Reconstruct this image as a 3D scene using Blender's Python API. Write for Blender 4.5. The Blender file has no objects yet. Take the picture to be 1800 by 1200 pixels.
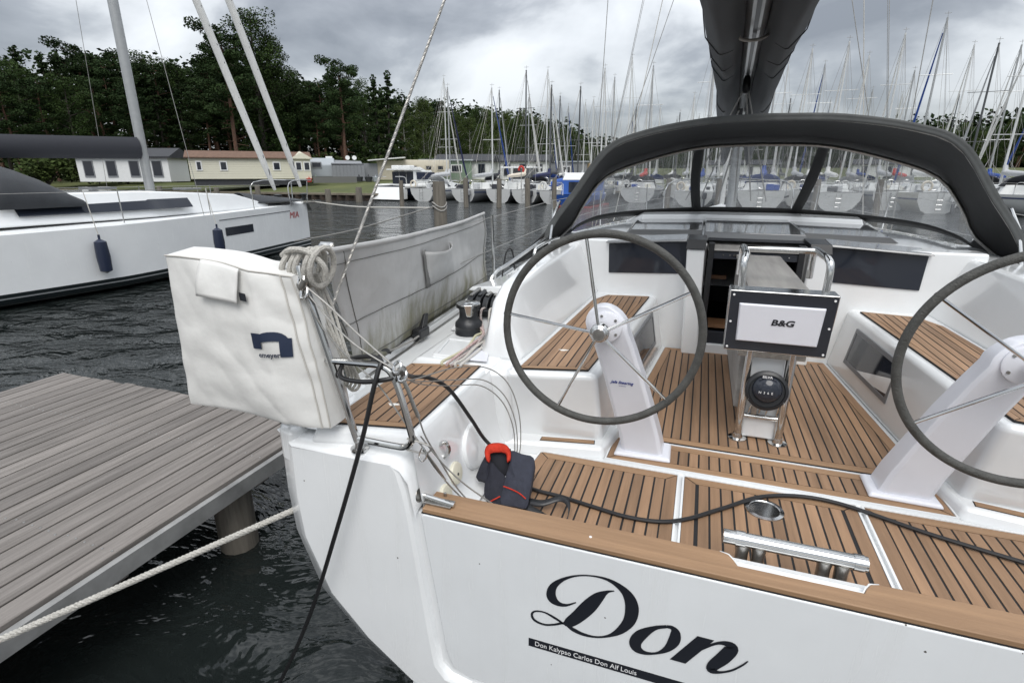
import bpy, bmesh, math, random
from mathutils import Vector, Matrix, noise
R = math.radians
sc = bpy.context.scene
col = sc.collection

# ------------------------------------------------------------------ camera
cd = bpy.data.cameras.new('camera')
cam = bpy.data.objects.new('camera', cd); col.objects.link(cam)
cam.location = (0, 0, 2.2)
cam.rotation_euler = (R(90 - 17.60), 0, R(19.37))
cd.sensor_width = 36.0; cd.lens = 18.6; cd.clip_start = .05; cd.clip_end = 3000
sc.camera = cam

# ------------------------------------------------------------------ sky and sun
SUN_EL, SUN_AZ = 55.0, 162.0        # degrees; azimuth from +Y towards +X
w = bpy.data.worlds.new('World'); sc.world = w; w.use_nodes = True
nt = w.node_tree; nt.nodes.clear()
def wn(t, **k):
    n = nt.nodes.new(t)
    for a, b in k.items(): setattr(n, a, b)
    return n
L = nt.links.new
out = wn('ShaderNodeOutputWorld'); bg = wn('ShaderNodeBackground'); bg.inputs['Strength'].default_value = .10
sky = wn('ShaderNodeTexSky', sky_type='NISHITA', sun_disc=False)
sky.sun_elevation = R(SUN_EL); sky.sun_rotation = R(SUN_AZ)
tc = wn('ShaderNodeTexCoord'); sx = wn('ShaderNodeSeparateXYZ'); L(tc.outputs['Generated'], sx.inputs[0])
zc = wn('ShaderNodeMath', operation='MAXIMUM'); L(sx.outputs[2], zc.inputs[0]); zc.inputs[1].default_value = 0
mp = wn('ShaderNodeMapping'); L(tc.outputs['Generated'], mp.inputs['Vector']); mp.inputs['Scale'].default_value = (1, 1, 2.0); mp.inputs['Location'].default_value = (20.2, 2.1, 9.7)
n1 = wn('ShaderNodeTexNoise'); L(mp.outputs[0], n1.inputs['Vector'])
n1.inputs['Scale'].default_value = 3.1; n1.inputs['Detail'].default_value = 9; n1.inputs['Roughness'].default_value = .52; n1.inputs['Distortion'].default_value = .3
cr = wn('ShaderNodeValToRGB'); L(n1.outputs['Fac'], cr.inputs[0])
e = cr.color_ramp.elements
e[0].position = .36; e[0].color = (.24, .255, .28, 1)
e[1].position = .68; e[1].color = (.86, .885, .91, 1)
a = e.new(.46); a.color = (.37, .39, .42, 1)
a = e.new(.55); a.color = (.66, .685, .71, 1)
# overcast skies are brighter towards the zenith
gr = wn('ShaderNodeMapRange'); L(zc.outputs[0], gr.inputs[0]); gr.inputs[1].default_value = .05; gr.inputs[2].default_value = 1; gr.inputs[3].default_value = 4.9; gr.inputs[4].default_value = 15.0
mu = wn('ShaderNodeVectorMath', operation='SCALE'); L(cr.outputs[0], mu.inputs[0]); L(gr.outputs[0], mu.inputs['Scale'])
mx = wn('ShaderNodeMixRGB'); mx.inputs[0].default_value = .90; L(sky.outputs[0], mx.inputs[1]); L(mu.outputs[0], mx.inputs[2])
L(mx.outputs[0], bg.inputs['Color']); L(bg.outputs[0], out.inputs['Surface'])

sd = bpy.data.lights.new('sun', 'SUN'); sd.energy = 1.15; sd.angle = R(40); sd.color = (1, .97, .93)
sun = bpy.data.objects.new('sun', sd); col.objects.link(sun)
el, az = R(SUN_EL), R(SUN_AZ)
sdir = Vector((math.sin(az) * math.cos(el), math.cos(az) * math.cos(el), math.sin(el)))
sun.rotation_euler = sdir.to_track_quat('Z', 'Y').to_euler(); sun.location = sdir * 60

vs = sc.view_settings
vs.view_transform = 'Standard'; vs.look = 'None'; vs.gamma = 1; vs.exposure = 0.92; vs.use_curve_mapping = False
sc.render.engine = 'CYCLES'
sc.cycles.max_bounces = 8; sc.cycles.transparent_max_bounces = 24; sc.cycles.sample_clamp_indirect = 4

# ------------------------------------------------------------------ materials
MATS = {}
def mat(name, c, rough=.5, metal=0, var=0, vscale=8, bump=0, bscale=40, spec=.5, coat=0, stretch=(1, 1, 1), c2=None, sheen=0, alpha=None, coord='Object', rnd=0):
    m = bpy.data.materials.new(name); m.use_nodes = True; MATS[name] = m
    T = m.node_tree; P = T.nodes['Principled BSDF']; k = T.links.new
    P.inputs['Base Color'].default_value = (*c, 1); P.inputs['Roughness'].default_value = rough
    P.inputs['Metallic'].default_value = metal; P.inputs['Specular IOR Level'].default_value = spec
    if coat: P.inputs['Coat Weight'].default_value = coat; P.inputs['Coat Roughness'].default_value = .06
    if sheen: P.inputs['Sheen Weight'].default_value = sheen
    if var or bump or c2 or rnd:
        t = T.nodes.new('ShaderNodeTexCoord'); mp_ = T.nodes.new('ShaderNodeMapping'); k(t.outputs[coord], mp_.inputs[0]); mp_.inputs['Scale'].default_value = stretch
    if var or c2 or rnd:
        n = T.nodes.new('ShaderNodeTexNoise'); k(mp_.outputs[0], n.inputs['Vector']); n.inputs['Scale'].default_value = vscale; n.inputs['Detail'].default_value = 6; n.inputs['Roughness'].default_value = .6
        mr = T.nodes.new('ShaderNodeMapRange'); k(n.outputs['Fac'], mr.inputs[0]); mr.inputs[1].default_value = .3; mr.inputs[2].default_value = .7
        mixn = T.nodes.new('ShaderNodeMixRGB'); k(mr.outputs[0], mixn.inputs[0])
        d = c2 if c2 else tuple(max(0, x * (1 - var)) for x in c)
        mixn.inputs[1].default_value = (*d, 1); mixn.inputs[2].default_value = (*(c if c2 else tuple(min(1, x * (1 + var * .6)) for x in c)), 1)
        last = mixn.outputs[0]
        if rnd:
            oi = T.nodes.new('ShaderNodeObjectInfo'); m2 = T.nodes.new('ShaderNodeMapRange'); k(oi.outputs['Random'], m2.inputs[0]); m2.inputs[3].default_value = 1 - rnd; m2.inputs[4].default_value = 1 + rnd
            vm = T.nodes.new('ShaderNodeVectorMath'); vm.operation = 'SCALE'; k(last, vm.inputs[0]); k(m2.outputs[0], vm.inputs['Scale']); last = vm.outputs[0]
        k(last, P.inputs['Base Color'])
    if bump:
        n = T.nodes.new('ShaderNodeTexNoise'); k(mp_.outputs[0], n.inputs['Vector']); n.inputs['Scale'].default_value = bscale; n.inputs['Detail'].default_value = 4
        b = T.nodes.new('ShaderNodeBump'); b.inputs['Strength'].default_value = bump; b.inputs['Distance'].default_value = .01
        k(n.outputs['Fac'], b.inputs['Height']); k(b.outputs[0], P.inputs['Normal'])
    return m
# gelcoat with faint grime and a scatter of dark specks
def gelcoat(name, c, specks=True):
    m = mat(name, c, .20, var=.045, vscale=2.2, coat=.8)
    T = m.node_tree; P = T.nodes['Principled BSDF']; k = T.links.new
    base = P.inputs['Base Color'].links[0].from_socket
    t = T.nodes.new('ShaderNodeTexCoord')
    v = T.nodes.new('ShaderNodeTexVoronoi'); k(t.outputs['Object'], v.inputs['Vector']); v.inputs['Scale'].default_value = 15
    n = T.nodes.new('ShaderNodeTexNoise'); k(t.outputs['Object'], n.inputs['Vector']); n.inputs['Scale'].default_value = 90
    ad = T.nodes.new('ShaderNodeMath'); ad.operation = 'MULTIPLY_ADD'; k(n.outputs['Fac'], ad.inputs[0]); ad.inputs[1].default_value = .10; k(v.outputs['Distance'], ad.inputs[2])
    lt = T.nodes.new('ShaderNodeMath'); lt.operation = 'LESS_THAN'; k(ad.outputs[0], lt.inputs[0]); lt.inputs[1].default_value = .098
    sel = T.nodes.new('ShaderNodeSeparateColor'); k(v.outputs['Color'], sel.inputs[0])
    g2 = T.nodes.new('ShaderNodeMath'); g2.operation = 'GREATER_THAN'; k(sel.outputs[0], g2.inputs[0]); g2.inputs[1].default_value = .68
    ml = T.nodes.new('ShaderNodeMath'); ml.operation = 'MULTIPLY'; k(lt.outputs[0], ml.inputs[0]); k(g2.outputs[0], ml.inputs[1])
    mm = T.nodes.new('ShaderNodeMixRGB'); k(ml.outputs[0], mm.inputs[0]); k(base, mm.inputs[1]); mm.inputs[2].default_value = (.10, .09, .08, 1)
    if specks:
        ms_ = T.nodes.new('ShaderNodeMapping'); k(t.outputs['Object'], ms_.inputs[0]); ms_.inputs['Scale'].default_value = (9, 9, .7)
        ns = T.nodes.new('ShaderNodeTexNoise'); k(ms_.outputs[0], ns.inputs[0]); ns.inputs['Scale'].default_value = 2.2; ns.inputs['Detail'].default_value = 7; ns.inputs['Roughness'].default_value = .65
        rs = T.nodes.new('ShaderNodeMapRange'); k(ns.outputs[0], rs.inputs[0]); rs.inputs[1].default_value = .52; rs.inputs[2].default_value = .80; rs.inputs[4].default_value = .12
        m3 = T.nodes.new('ShaderNodeMixRGB'); k(rs.outputs[0], m3.inputs[0]); k(mm.outputs[0], m3.inputs[1]); m3.inputs[2].default_value = (.52, .51, .46, 1)
        k(m3.outputs[0], P.inputs['Base Color'])
        rg_ = T.nodes.new('ShaderNodeMapRange'); k(ns.outputs[0], rg_.inputs[0]); rg_.inputs[1].default_value = .3; rg_.inputs[2].default_value = .8; rg_.inputs[3].default_value = .14; rg_.inputs[4].default_value = .36; k(rg_.outputs[0], P.inputs['Roughness'])
    return m
GEL = gelcoat('gelcoat_white', (.80, .815, .82))
GELC = gelcoat('gelcoat_clean', (.80, .815, .82), False)
GELP = gelcoat('gelcoat_panel_shaded', (.77, .79, .80))  # greyer copy of the white gelcoat, platform shading put into its colour
NONSKID = mat('deck_nonskid', (.74, .755, .76), .5, bump=.25, bscale=500, var=.04, vscale=4)
PLAS_W = mat('pedestal_paint', (.74, .75, .80), .28, var=.02)
PLASTIC_CREAM = mat('cream_plastic', (.72, .69, .56), .4, var=.05)
TEAK = mat('teak', (.335, .205, .120), .60, c2=(.215, .130, .075), vscale=26, stretch=(1, .06, 1), bump=.25, bscale=60, rnd=.20)
TEAKX = mat('teak_cross', (.36, .222, .125), .58, c2=(.245, .148, .082), vscale=24, stretch=(.06, 1, 1), bump=.25, bscale=60, rnd=.06)
CAULK = mat('caulking', (.012, .012, .013), .7)
STEEL = mat('stainless_steel', (.62, .62, .61), .13, 1, var=.12, vscale=14)
STEEL_D = mat('dull_steel', (.40, .39, .37), .34, 1, var=.25, vscale=60)
WIRE = mat('rigging_wire', (.36, .35, .33), .42, .7, var=.2, vscale=40)
ALU = mat('mast_aluminium', (.42, .43, .43), .35, .6, var=.08)
ALU_W = mat('white_mast', (.55, .56, .555), .4, var=.06)
ALU_D = mat('dark_mast', (.07, .075, .08), .45)
LEATHER = mat('wheel_leather', (.080, .080, .074), .62, c2=(.045, .045, .041), vscale=24, bump=.5, bscale=150)
BLACKPL = mat('black_plastic', (.014, .015, .017), .35)
WINCHB = mat('winch_black', (.022, .024, .028), .38, var=.2, vscale=20)
NAVYP = mat('instrument_panel', (.022, .026, .035), .4)
HOOD = mat('hood_fabric', (.006, .0063, .007), .6, var=.25, vscale=6, bump=.3, bscale=7, sheen=.03)
BAG = mat('sail_bag_fabric', (.034, .038, .044), .75, var=.18, vscale=4, bump=.25, bscale=300, sheen=.08)
VINYLW = mat('white_vinyl', (.70, .695, .67), .42, var=.07, vscale=9, bump=.35, bscale=13)
NAVY = mat('navy_print', (.015, .025, .055), .5)
INK = mat('black_ink', (.014, .016, .022), .35)
WHITEINK = mat('white_ink', (.8, .8, .8), .5)
BLUEINK = mat('blue_ink', (.03, .05, .25), .5)
REDINK = mat('red_ink', (.42, .03, .03), .5)
ROPEW = mat('white_rope', (.64, .62, .57), .8, c2=(.40, .385, .35), vscale=150, bump=.8, bscale=260)
ROPEG = mat('grey_rope', (.36, .35, .33), .85, var=.2, vscale=120, bump=.8, bscale=260)
CABLE = mat('black_cable', (.012, .012, .013), .45)
GLASSD = mat('dark_window', (.020, .024, .034), .06)
GREYGL = mat('tinted_hatch', (.16, .165, .17), .08, coat=.5)
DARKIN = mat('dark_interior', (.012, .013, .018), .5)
WOODIN = mat('interior_wood', (.30, .16, .085), .5)
GREYWOOD = mat('weathered_leaf', (.33, .32, .30), .6, c2=(.20, .19, .18), vscale=14, stretch=(1, .1, 1))
VEST = mat('vest_fabric', (.026, .029, .044), .85, var=.2, vscale=30, bump=.5, bscale=24)
VESTL = mat('vest_fabric_dark', (.012, .013, .022), .85, var=.2, vscale=30, bump=.5, bscale=24)
VESTIN = mat('vest_lining', (.010, .011, .016), .9)
VESTR = mat('vest_red', (.50, .045, .026), .95, spec=.1, bump=.7, bscale=90, var=.15, vscale=50)
PILEW = mat('pile_wood', (.20, .18, .15), .85, c2=(.10, .09, .075), vscale=7, stretch=(3, 3, .25), bump=.8, bscale=12)
DOCKW = mat('dock_boards', (.22, .20, .185), .8, c2=(.12, .108, .098), vscale=16, stretch=(2, .12, 1), bump=.6, bscale=30, rnd=.2)
# weather cloth: grey canvas with algae and run marks of its own
def canvas():
    m = mat('grey_canvas', (.50, .50, .495), .85, c2=(.42, .42, .415), vscale=5, bump=.25, bscale=18)
    T = m.node_tree; P = T.nodes['Principled BSDF']; k = T.links.new
    base = P.inputs['Base Color'].links[0].from_socket
    t = T.nodes.new('ShaderNodeTexCoord'); s = T.nodes.new('ShaderNodeSeparateXYZ'); k(t.outputs['Object'], s.inputs[0])
    mp_ = T.nodes.new('ShaderNodeMapping'); k(t.outputs['Object'], mp_.inputs[0]); mp_.inputs['Scale'].default_value = (3, 5.5, 1.6)
    n = T.nodes.new('ShaderNodeTexNoise'); k(mp_.outputs[0], n.inputs[0]); n.inputs['Scale'].default_value = 1.6; n.inputs['Detail'].default_value = 8; n.inputs['Roughness'].default_value = .68
    zr = T.nodes.new('ShaderNodeMapRange'); k(s.outputs[2], zr.inputs[0]); zr.inputs[1].default_value = .46; zr.inputs[2].default_value = .05; zr.inputs[3].default_value = -.34; zr.inputs[4].default_value = .20
    ad = T.nodes.new('ShaderNodeMath'); k(n.outputs['Fac'], ad.inputs[0]); k(zr.outputs[0], ad.inputs[1])
    rr = T.nodes.new('ShaderNodeMapRange'); k(ad.outputs[0], rr.inputs[0]); rr.inputs[1].default_value = .46; rr.inputs[2].default_value = .76; rr.inputs[4].default_value = .85
    mm = T.nodes.new('ShaderNodeMixRGB'); k(rr.outputs[0], mm.inputs[0]); k(base, mm.inputs[1]); mm.inputs[2].default_value = (.155, .145, .075, 1)
    k(mm.outputs[0], P.inputs['Base Color']); return m
CANVAS = canvas()
# clear vinyl window: mostly clear, a little haze and gloss
def vinyl():
    m = bpy.data.materials.new('clear_vinyl'); m.use_nodes = True; T = m.node_tree; T.nodes.clear(); k = T.links.new
    o = T.nodes.new('ShaderNodeOutputMaterial'); tr = T.nodes.new('ShaderNodeBsdfTransparent'); tr.inputs[0].default_value = (.86, .87, .88, 1)
    df = T.nodes.new('ShaderNodeBsdfDiffuse'); df.inputs[0].default_value = (.62, .64, .66, 1)
    gl = T.nodes.new('ShaderNodeBsdfGlossy'); gl.inputs['Roughness'].default_value = .08
    t = T.nodes.new('ShaderNodeTexCoord'); n = T.nodes.new('ShaderNodeTexNoise'); k(t.outputs['Object'], n.inputs[0]); n.inputs['Scale'].default_value = 9; n.inputs['Detail'].default_value = 10; n.inputs['Roughness'].default_value = .75
    mr = T.nodes.new('ShaderNodeMapRange'); k(n.outputs[0], mr.inputs[0]); mr.inputs[1].default_value = .35; mr.inputs[2].default_value = .75; mr.inputs[3].default_value = .14; mr.inputs[4].default_value = .42
    a = T.nodes.new('ShaderNodeMixShader'); k(mr.outputs[0], a.inputs[0]); k(tr.outputs[0], a.inputs[1]); k(df.outputs[0], a.inputs[2])
    w_ = T.nodes.new('ShaderNodeTexNoise'); k(t.outputs['Object'], w_.inputs[0]); w_.inputs['Scale'].default_value = 3.5
    b = T.nodes.new('ShaderNodeBump'); b.inputs['Strength'].default_value = .5; b.inputs['Distance'].default_value = .03; k(w_.outputs[0], b.inputs['Height']); k(b.outputs[0], gl.inputs['Normal'])
    c = T.nodes.new('ShaderNodeMixShader'); c.inputs[0].default_value = .12; k(a.outputs[0], c.inputs[1]); k(gl.outputs[0], c.inputs[2]); k(c.outputs[0], o.inputs[0]); return m
VINYL = vinyl()

# ------------------------------------------------------------------ mesh helpers
ORG = {}
def tag(o, label=None, cat=None, group=None, kind=None):
    if label: o['label'] = label
    if cat: o['category'] = cat
    if group: o['group'] = group
    if kind: o['kind'] = kind
    return o
def empty(name, loc, label=None, cat=None, group=None, rz=0):
    o = bpy.data.objects.new(name, None); col.objects.link(o); o.location = loc; o.rotation_euler = (0, 0, rz); o.empty_display_size = .2
    ORG[o.name] = Vector(loc)
    return tag(o, label, cat, group)
def catmull(P, n=6, closed=False):
    P = [Vector(p) for p in P]; o = []; N = len(P)
    rng = range(N) if closed else range(N - 1)
    for i in rng:
        if closed: a, b, c, d = P[(i - 1) % N], P[i], P[(i + 1) % N], P[(i + 2) % N]
        else: b, c = P[i], P[i + 1]; a = P[i - 1] if i > 0 else b * 2 - c; d = P[i + 2] if i + 2 < N else c * 2 - b
        for j in range(n):
            t = j / n
            o.append(.5 * ((2 * b) + (c - a) * t + (2 * a - 5 * b + 4 * c - d) * t * t + (3 * b - a - 3 * c + d) * t ** 3))
    if not closed: o.append(P[-1])
    return o
class MB:
    def __init__(s): s.v = []; s.f = []
    def add(s, V, F):
        b = len(s.v); s.v += [Vector(p) for p in V]; s.f += [tuple(i + b for i in f) for f in F]; return s
    def hexa(s, bot, top):      # four bottom corners, four top corners, counter-clockwise seen from above
        return s.add(list(bot) + list(top), [(3, 2, 1, 0), (4, 5, 6, 7), (0, 1, 5, 4), (1, 2, 6, 5), (2, 3, 7, 6), (3, 0, 4, 7)])
    def box(s, c, d, rz=0, M=None):
        x, y, z = (q / 2 for q in d); V = [Vector((a * x, b * y, e * z)) for e in (-1, 1) for a, b in ((-1, -1), (1, -1), (1, 1), (-1, 1))]
        m = M or Matrix.Rotation(rz, 3, 'Z'); V = [m @ q + Vector(c) for q in V]
        return s.hexa(V[:4], V[4:])
    def prism(s, poly, z0, z1):
        n = len(poly); V = [(p[0], p[1], z0) for p in poly] + [(p[0], p[1], z1) for p in poly]
        return s.add(V, [tuple(range(n - 1, -1, -1)), tuple(range(n, 2 * n))] + [(i, (i + 1) % n, n + (i + 1) % n, n + i) for i in range(n)])
    def loft(s, rings, closed=True, cap=True):
        n = len(rings[0]); V = [p for r in rings for p in r]; F = []
        for i in range(len(rings) - 1):
            for j in range(n if closed else n - 1):
                a, b = i * n + j, i * n + (j + 1) % n; F.append((a, b, b + n, a + n))
        if cap and closed: F += [tuple(range(n - 1, -1, -1)), tuple(range((len(rings) - 1) * n, len(rings) * n))]
        return s.add(V, F)
    def tube(s, P, r, seg=8, closed=False, smooth=0, flat=1):
        P = catmull(P, smooth, closed) if smooth else [Vector(p) for p in P]
        n = len(P); rings = []; up = None
        for i, p in enumerate(P):
            a = P[(i - 1) % n] if (closed or i > 0) else p; b = P[(i + 1) % n] if (closed or i < n - 1) else p
            t = (b - a).normalized()
            if up is None: up = Vector((0, 0, 1)) if abs(t.z) < .9 else Vector((1, 0, 0))
            x = t.cross(up).normalized(); up = x.cross(t).normalized()
            rr = r[i * (len(r) - 1) // max(1, n - 1)] if isinstance(r, (list, tuple)) else r
            rings.append([p + (x * math.cos(2 * math.pi * j / seg) + up * flat * math.sin(2 * math.pi * j / seg)) * rr for j in range(seg)])
        if closed: rings.append(rings[0]); return s.loft(rings, True, False)
        return s.loft(rings)
    def lathe(s, prof, c=(0, 0, 0), seg=24, M=None):
        m = M or Matrix.Identity(3); c = Vector(c)
        return s.loft([[m @ Vector((r * math.cos(2 * math.pi * j / seg), r * math.sin(2 * math.pi * j / seg), z)) + c for j in range(seg)] for r, z in prof])
    def grid(s, fn, nu, nv, keep=None):
        V = [fn(i / nu, j / nv) for i in range(nu + 1) for j in range(nv + 1)]; F = []
        for i in range(nu):
            for j in range(nv):
                if keep is None or keep((i + .5) / nu, (j + .5) / nv): a = i * (nv + 1) + j; F.append((a, a + nv + 1, a + nv + 2, a + 1))
        return s.add(V, F)
    def mirror(s, xc):
        m = MB(); m.v = [Vector((2 * xc - p.x, p.y, p.z)) for p in s.v]; m.f = [tuple(reversed(f)) for f in s.f]; return m
    def build(s, name, material, parent=None, bevel=0, seg=3, ang=35, smooth=True, solid=0, org=None, sub=0):
        me = bpy.data.meshes.new(name)
        og = Vector(org) if org is not None else (ORG.get(parent.name, Vector()) if parent else Vector())
        me.from_pydata([p - og for p in s.v], [], s.f); me.update()
        bm = bmesh.new(); bm.from_mesh(me)
        used = {v for f in bm.faces for v in f.verts}
        bmesh.ops.delete(bm, geom=[v for v in bm.verts if v not in used], context='VERTS')
        bmesh.ops.recalc_face_normals(bm, faces=bm.faces[:]); bm.to_mesh(me); bm.free()
        if smooth:
            me.shade_smooth(); me.set_sharp_from_angle(angle=R(ang))
        o = bpy.data.objects.new(name, me); col.objects.link(o); me.materials.append(material)
        if parent: o.parent = parent; ORG[o.name] = og
        elif org is not None: o.location = og; ORG[o.name] = og
        if bevel:
            m = o.modifiers.new('bevel', 'BEVEL'); m.width = bevel; m.segments = seg; m.limit_method = 'ANGLE'; m.angle_limit = R(28); m.harden_normals = True; m.use_clamp_overlap = True
            me.shade_smooth()
        if sub:
            m = o.modifiers.new('sub', 'SUBSURF'); m.levels = sub; m.render_levels = sub
        if solid:
            m = o.modifiers.new('solid', 'SOLIDIFY'); m.thickness = solid; m.offset = 0
        return o
def ribbon(strokes, plane_y, z=0, n=5):
    """variable-width brush strokes (x, z, width) laid flat on a plane y = const"""
    mb = MB()
    for k, (S, closed) in enumerate(strokes):
        P = [Vector((a, b, c)) for a, b, c in S]; P = catmull(P, n) if len(P) > 2 else P
        Lp, Rp = [], []
        for i, p in enumerate(P):
            t = P[min(i + 1, len(P) - 1)] - P[max(i - 1, 0)]; t.z = 0; t.normalize(); nn = Vector((-t.y, t.x)); hw = max(.0015, p.z / 2)
            Lp.append((p.x + nn.x * hw, plane_y - k * .0004, p.y + nn.y * hw)); Rp.append((p.x - nn.x * hw, plane_y - k * .0004, p.y - nn.y * hw))
        mb.loft([[a, b] for a, b in zip(Lp, Rp)], closed=False)
    return mb
def text(name, body, size, M, material, parent, shear=0, sx_=1, align='LEFT', bold=0, extr=.0006):
    cu = bpy.data.curves.new(name, 'FONT'); cu.body = body; cu.size = size; cu.shear = shear; cu.align_x = align; cu.extrude = extr; cu.offset = bold; cu.resolution_u = 4
    t = bpy.data.objects.new('tmp_text', cu); col.objects.link(t)
    dg = bpy.context.evaluated_depsgraph_get(); me = bpy.data.meshes.new_from_object(t.evaluated_get(dg))
    bpy.data.objects.remove(t); bpy.data.curves.remove(cu)
    og = ORG.get(parent.name, Vector()) if parent else Vector()
    me.transform(Matrix.Diagonal((sx_, 1, 1, 1))); me.transform(M); me.transform(Matrix.Translation(-og))
    me.materials.clear(); me.materials.append(material); me.name = name
    o = bpy.data.objects.new(name, me); col.objects.link(o)
    if parent: o.parent = parent; ORG[o.name] = og
    return o
def frame(o, x, y):      # matrix with local x along x, local y along y
    x = Vector(x).normalized(); z = x.cross(Vector(y)).normalized(); y = z.cross(x)
    m = Matrix((x, y, z)).transposed().to_4x4(); m.translation = Vector(o); return m
def copy_tree(o, parent=None):
    c = o.copy(); col.objects.link(c); c.parent = parent
    for ch in [q for q in o.children]: copy_tree(ch, c)
    return c
def clip(poly, a, b, c):     # keep a*x+b*y <= c
    o = []; n = len(poly)
    for i in range(n):
        p, q = poly[i], poly[(i + 1) % n]; dp, dq = a * p[0] + b * p[1] - c, a * q[0] + b * q[1] - c
        if dp <= 0: o.append(p)
        if (dp < 0 < dq) or (dq < 0 < dp):
            t = dp / (dp - dq); o.append((p[0] + (q[0] - p[0]) * t, p[1] + (q[1] - p[1]) * t))
    return o
def inset(poly, d):          # convex, counter-clockwise
    n = len(poly); o = []
    for i in range(n):
        a, b, c = Vector(poly[i - 1]), Vector(poly[i]), Vector(poly[(i + 1) % n])
        e1 = (b - a).normalized(); e2 = (c - b).normalized(); n1 = Vector((-e1.y, e1.x)); n2 = Vector((-e2.y, e2.x))
        bis = (n1 + n2).normalized(); o.append(tuple(b + bis * (d / max(.3, bis.dot(n1)))))
    return o
def teak_panel(name, poly, z, parent, pitch, ang=0, margin=.05, gap=.0055, x0=None, base_lip=.0, th=.006):
    """caulked base plate with its margin boards and planks as children"""
    base = MB().prism(inset(poly, -base_lip) if base_lip else poly, z - .012, z - .0022).build(name, CAULK, parent, smooth=False)
    inn = inset(poly, margin); n = len(poly)
    for i in range(n):
        q = [poly[i], poly[(i + 1) % n], inn[(i + 1) % n], inn[i]]
        q = inset(q, gap / 2)
        e = Vector(poly[(i + 1) % n]) - Vector(poly[i])
        MB().prism(q, z - .004, z).build('plank', TEAKX if abs(e.x) > abs(e.y) else TEAK, base, smooth=False)
    ca, sa = math.cos(-ang), math.sin(-ang)
    rot = [(p[0] * ca - p[1] * sa, p[0] * sa + p[1] * ca) for p in inn]
    xs = [p[0] for p in rot]; lo, hi = min(xs), max(xs); k0 = lo if x0 is None else lo - ((lo - x0) % pitch)
    x = k0
    while x < hi - .002:
        q = clip(clip(rot, -1, 0, -(x + gap / 2)), 1, 0, x + pitch - gap / 2)
        ys = [p[1] for p in q]
        if len(q) >= 3 and max(p[0] for p in q) - min(p[0] for p in q) > .006:
            q = inset(q, gap * .25) if len(q) == 4 else q
            q = [(p[0] * ca + p[1] * sa, -p[0] * sa + p[1] * ca) for p in q]
            MB().prism(q, z - .004, z).build('plank', TEAK, base, smooth=False)
        x += pitch
    return base
random.seed(7)
# ================================================================== the yacht
XC = .38
YA = empty('sailing_yacht', (XC, 1.42, 0), 'white sailing yacht with twin wheels and teak cockpit, lettered Don across its transom', 'yacht')
def both(mb, name, material, **k):
    mb.build(name, material, YA, **k); mb.mirror(XC).build(name, material, YA, **k)
# hull loft ---------------------------------------------------------
OUT = [(1.88, 1.235), (1.885, 1.0), (1.87, .80), (1.775, .52), (1.60, .33), (1.38, .17), (.92, -.05), (0, -.16)]
def section(y):
    t = (y - 1.5) / 11.8
    hb = 1.88 + .21 * min(1, max(0, t / .3)) if t < .3 else 2.09 * max(0.0, 1 - ((t - .3) / .7) ** 2.3)
    zt = 1.235 + .25 * t ** 1.4 * 1.1; k = hb / 1.88; dz = .35 * math.sin(min(1, t) * math.pi)
    return [(XC - u * k, y, (zt - (1.235 - z)) if z > .6 else z * (1 + .2 * t) - dz * (1 - z / .6)) for u, z in OUT]
st = [1.5 + 11.8 * i / 26 for i in range(27)]
rings = []
for y in st:
    p = section(y); q = [(2 * XC - a, b, c) for a, b, c in reversed(p[:-1])]; rings.append(p + q)
MB().loft(rings, closed=False).build('hull', GEL, YA, ang=50)
# boot stripe not in view; quarters of the transom: face, rounded corner, inner wall
QO = [(-1.50, 1.235), (-1.505, 1.0), (-1.49, .80), (-1.395, .52), (-1.22, .33), (-1.0, .17), (-.70, .05)]   # hull outline, world x
QI = [(-1.395, 1.205), (-1.40, .98), (-1.385, .80), (-1.29, .55), (-1.13, .37), (-.94, .22), (-.70, .10)]     # inner edge of the rounded corner
PE = [(-.70, .262), (-.785, .275), (-.828, .33), (-.845, .45), (-.884, .80), (-.908, 1.01), (-.922, 1.10), (-.945, 1.185), (-.965, 1.210)]     # edge beside the platform
def quarter():
    mb = MB()
    r0 = [(x, 1.50, z) for x, z in QO]; r1 = [(x + (b[0] - x) * .35, 1.452, z + (b[1] - z) * .35) for (x, z), b in zip(QO, QI)]; r2 = [(x, 1.424, z) for x, z in QI]
    mb.loft([r0, r1, r2], closed=False)
    n = len(QI); f = [(x, 1.424, z) for x, z in QI] + [(x, 1.424, z) for x, z in PE]
    mb.add(f, [tuple(range(len(f)))])
    # rounded turn along the platform edge then the inner wall going forward
    pe0 = [(x, 1.424, z) for x, z in PE]; pe1 = [(x + .016, 1.431, z + (.004 if z > .3 else .012)) for x, z in PE]; pe2 = [(x + .026, 1.452, z + (.006 if z > .3 else .02)) for x, z in PE]
    mb.loft([pe0, pe1, pe2], closed=False)
    return mb
both(quarter(), 'transom_quarter', GEL, ang=40)
# quarter deck: top surface from the transom edge forward, rounded over
def qdeck():
    mb = MB()
    prof = [(1.424, 1.207), (1.432, 1.222), (1.448, 1.231), (1.475, 1.235), (2.30, 1.235)]
    def row(y, z):
        xl = -1.505 if y < 1.6 else -1.505 - (y - 1.6) * .03
        xs = [xl if y > 1.47 else -1.395 - .11 * max(0, (y - 1.424)) / .046, -1.3, -1.2, -1.1, -1.0, -.955, -.925, -.895, -.872]
        zz = [z, z, z, z, z, z - .003, z - .016, z - .06, z - .20]
        return [(a, y, b) for a, b in zip(xs, zz)]
    mb.loft([row(y, z) for y, z in prof], closed=False); return mb
both(qdeck(), 'quarter_deck', GEL, ang=50)
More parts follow.
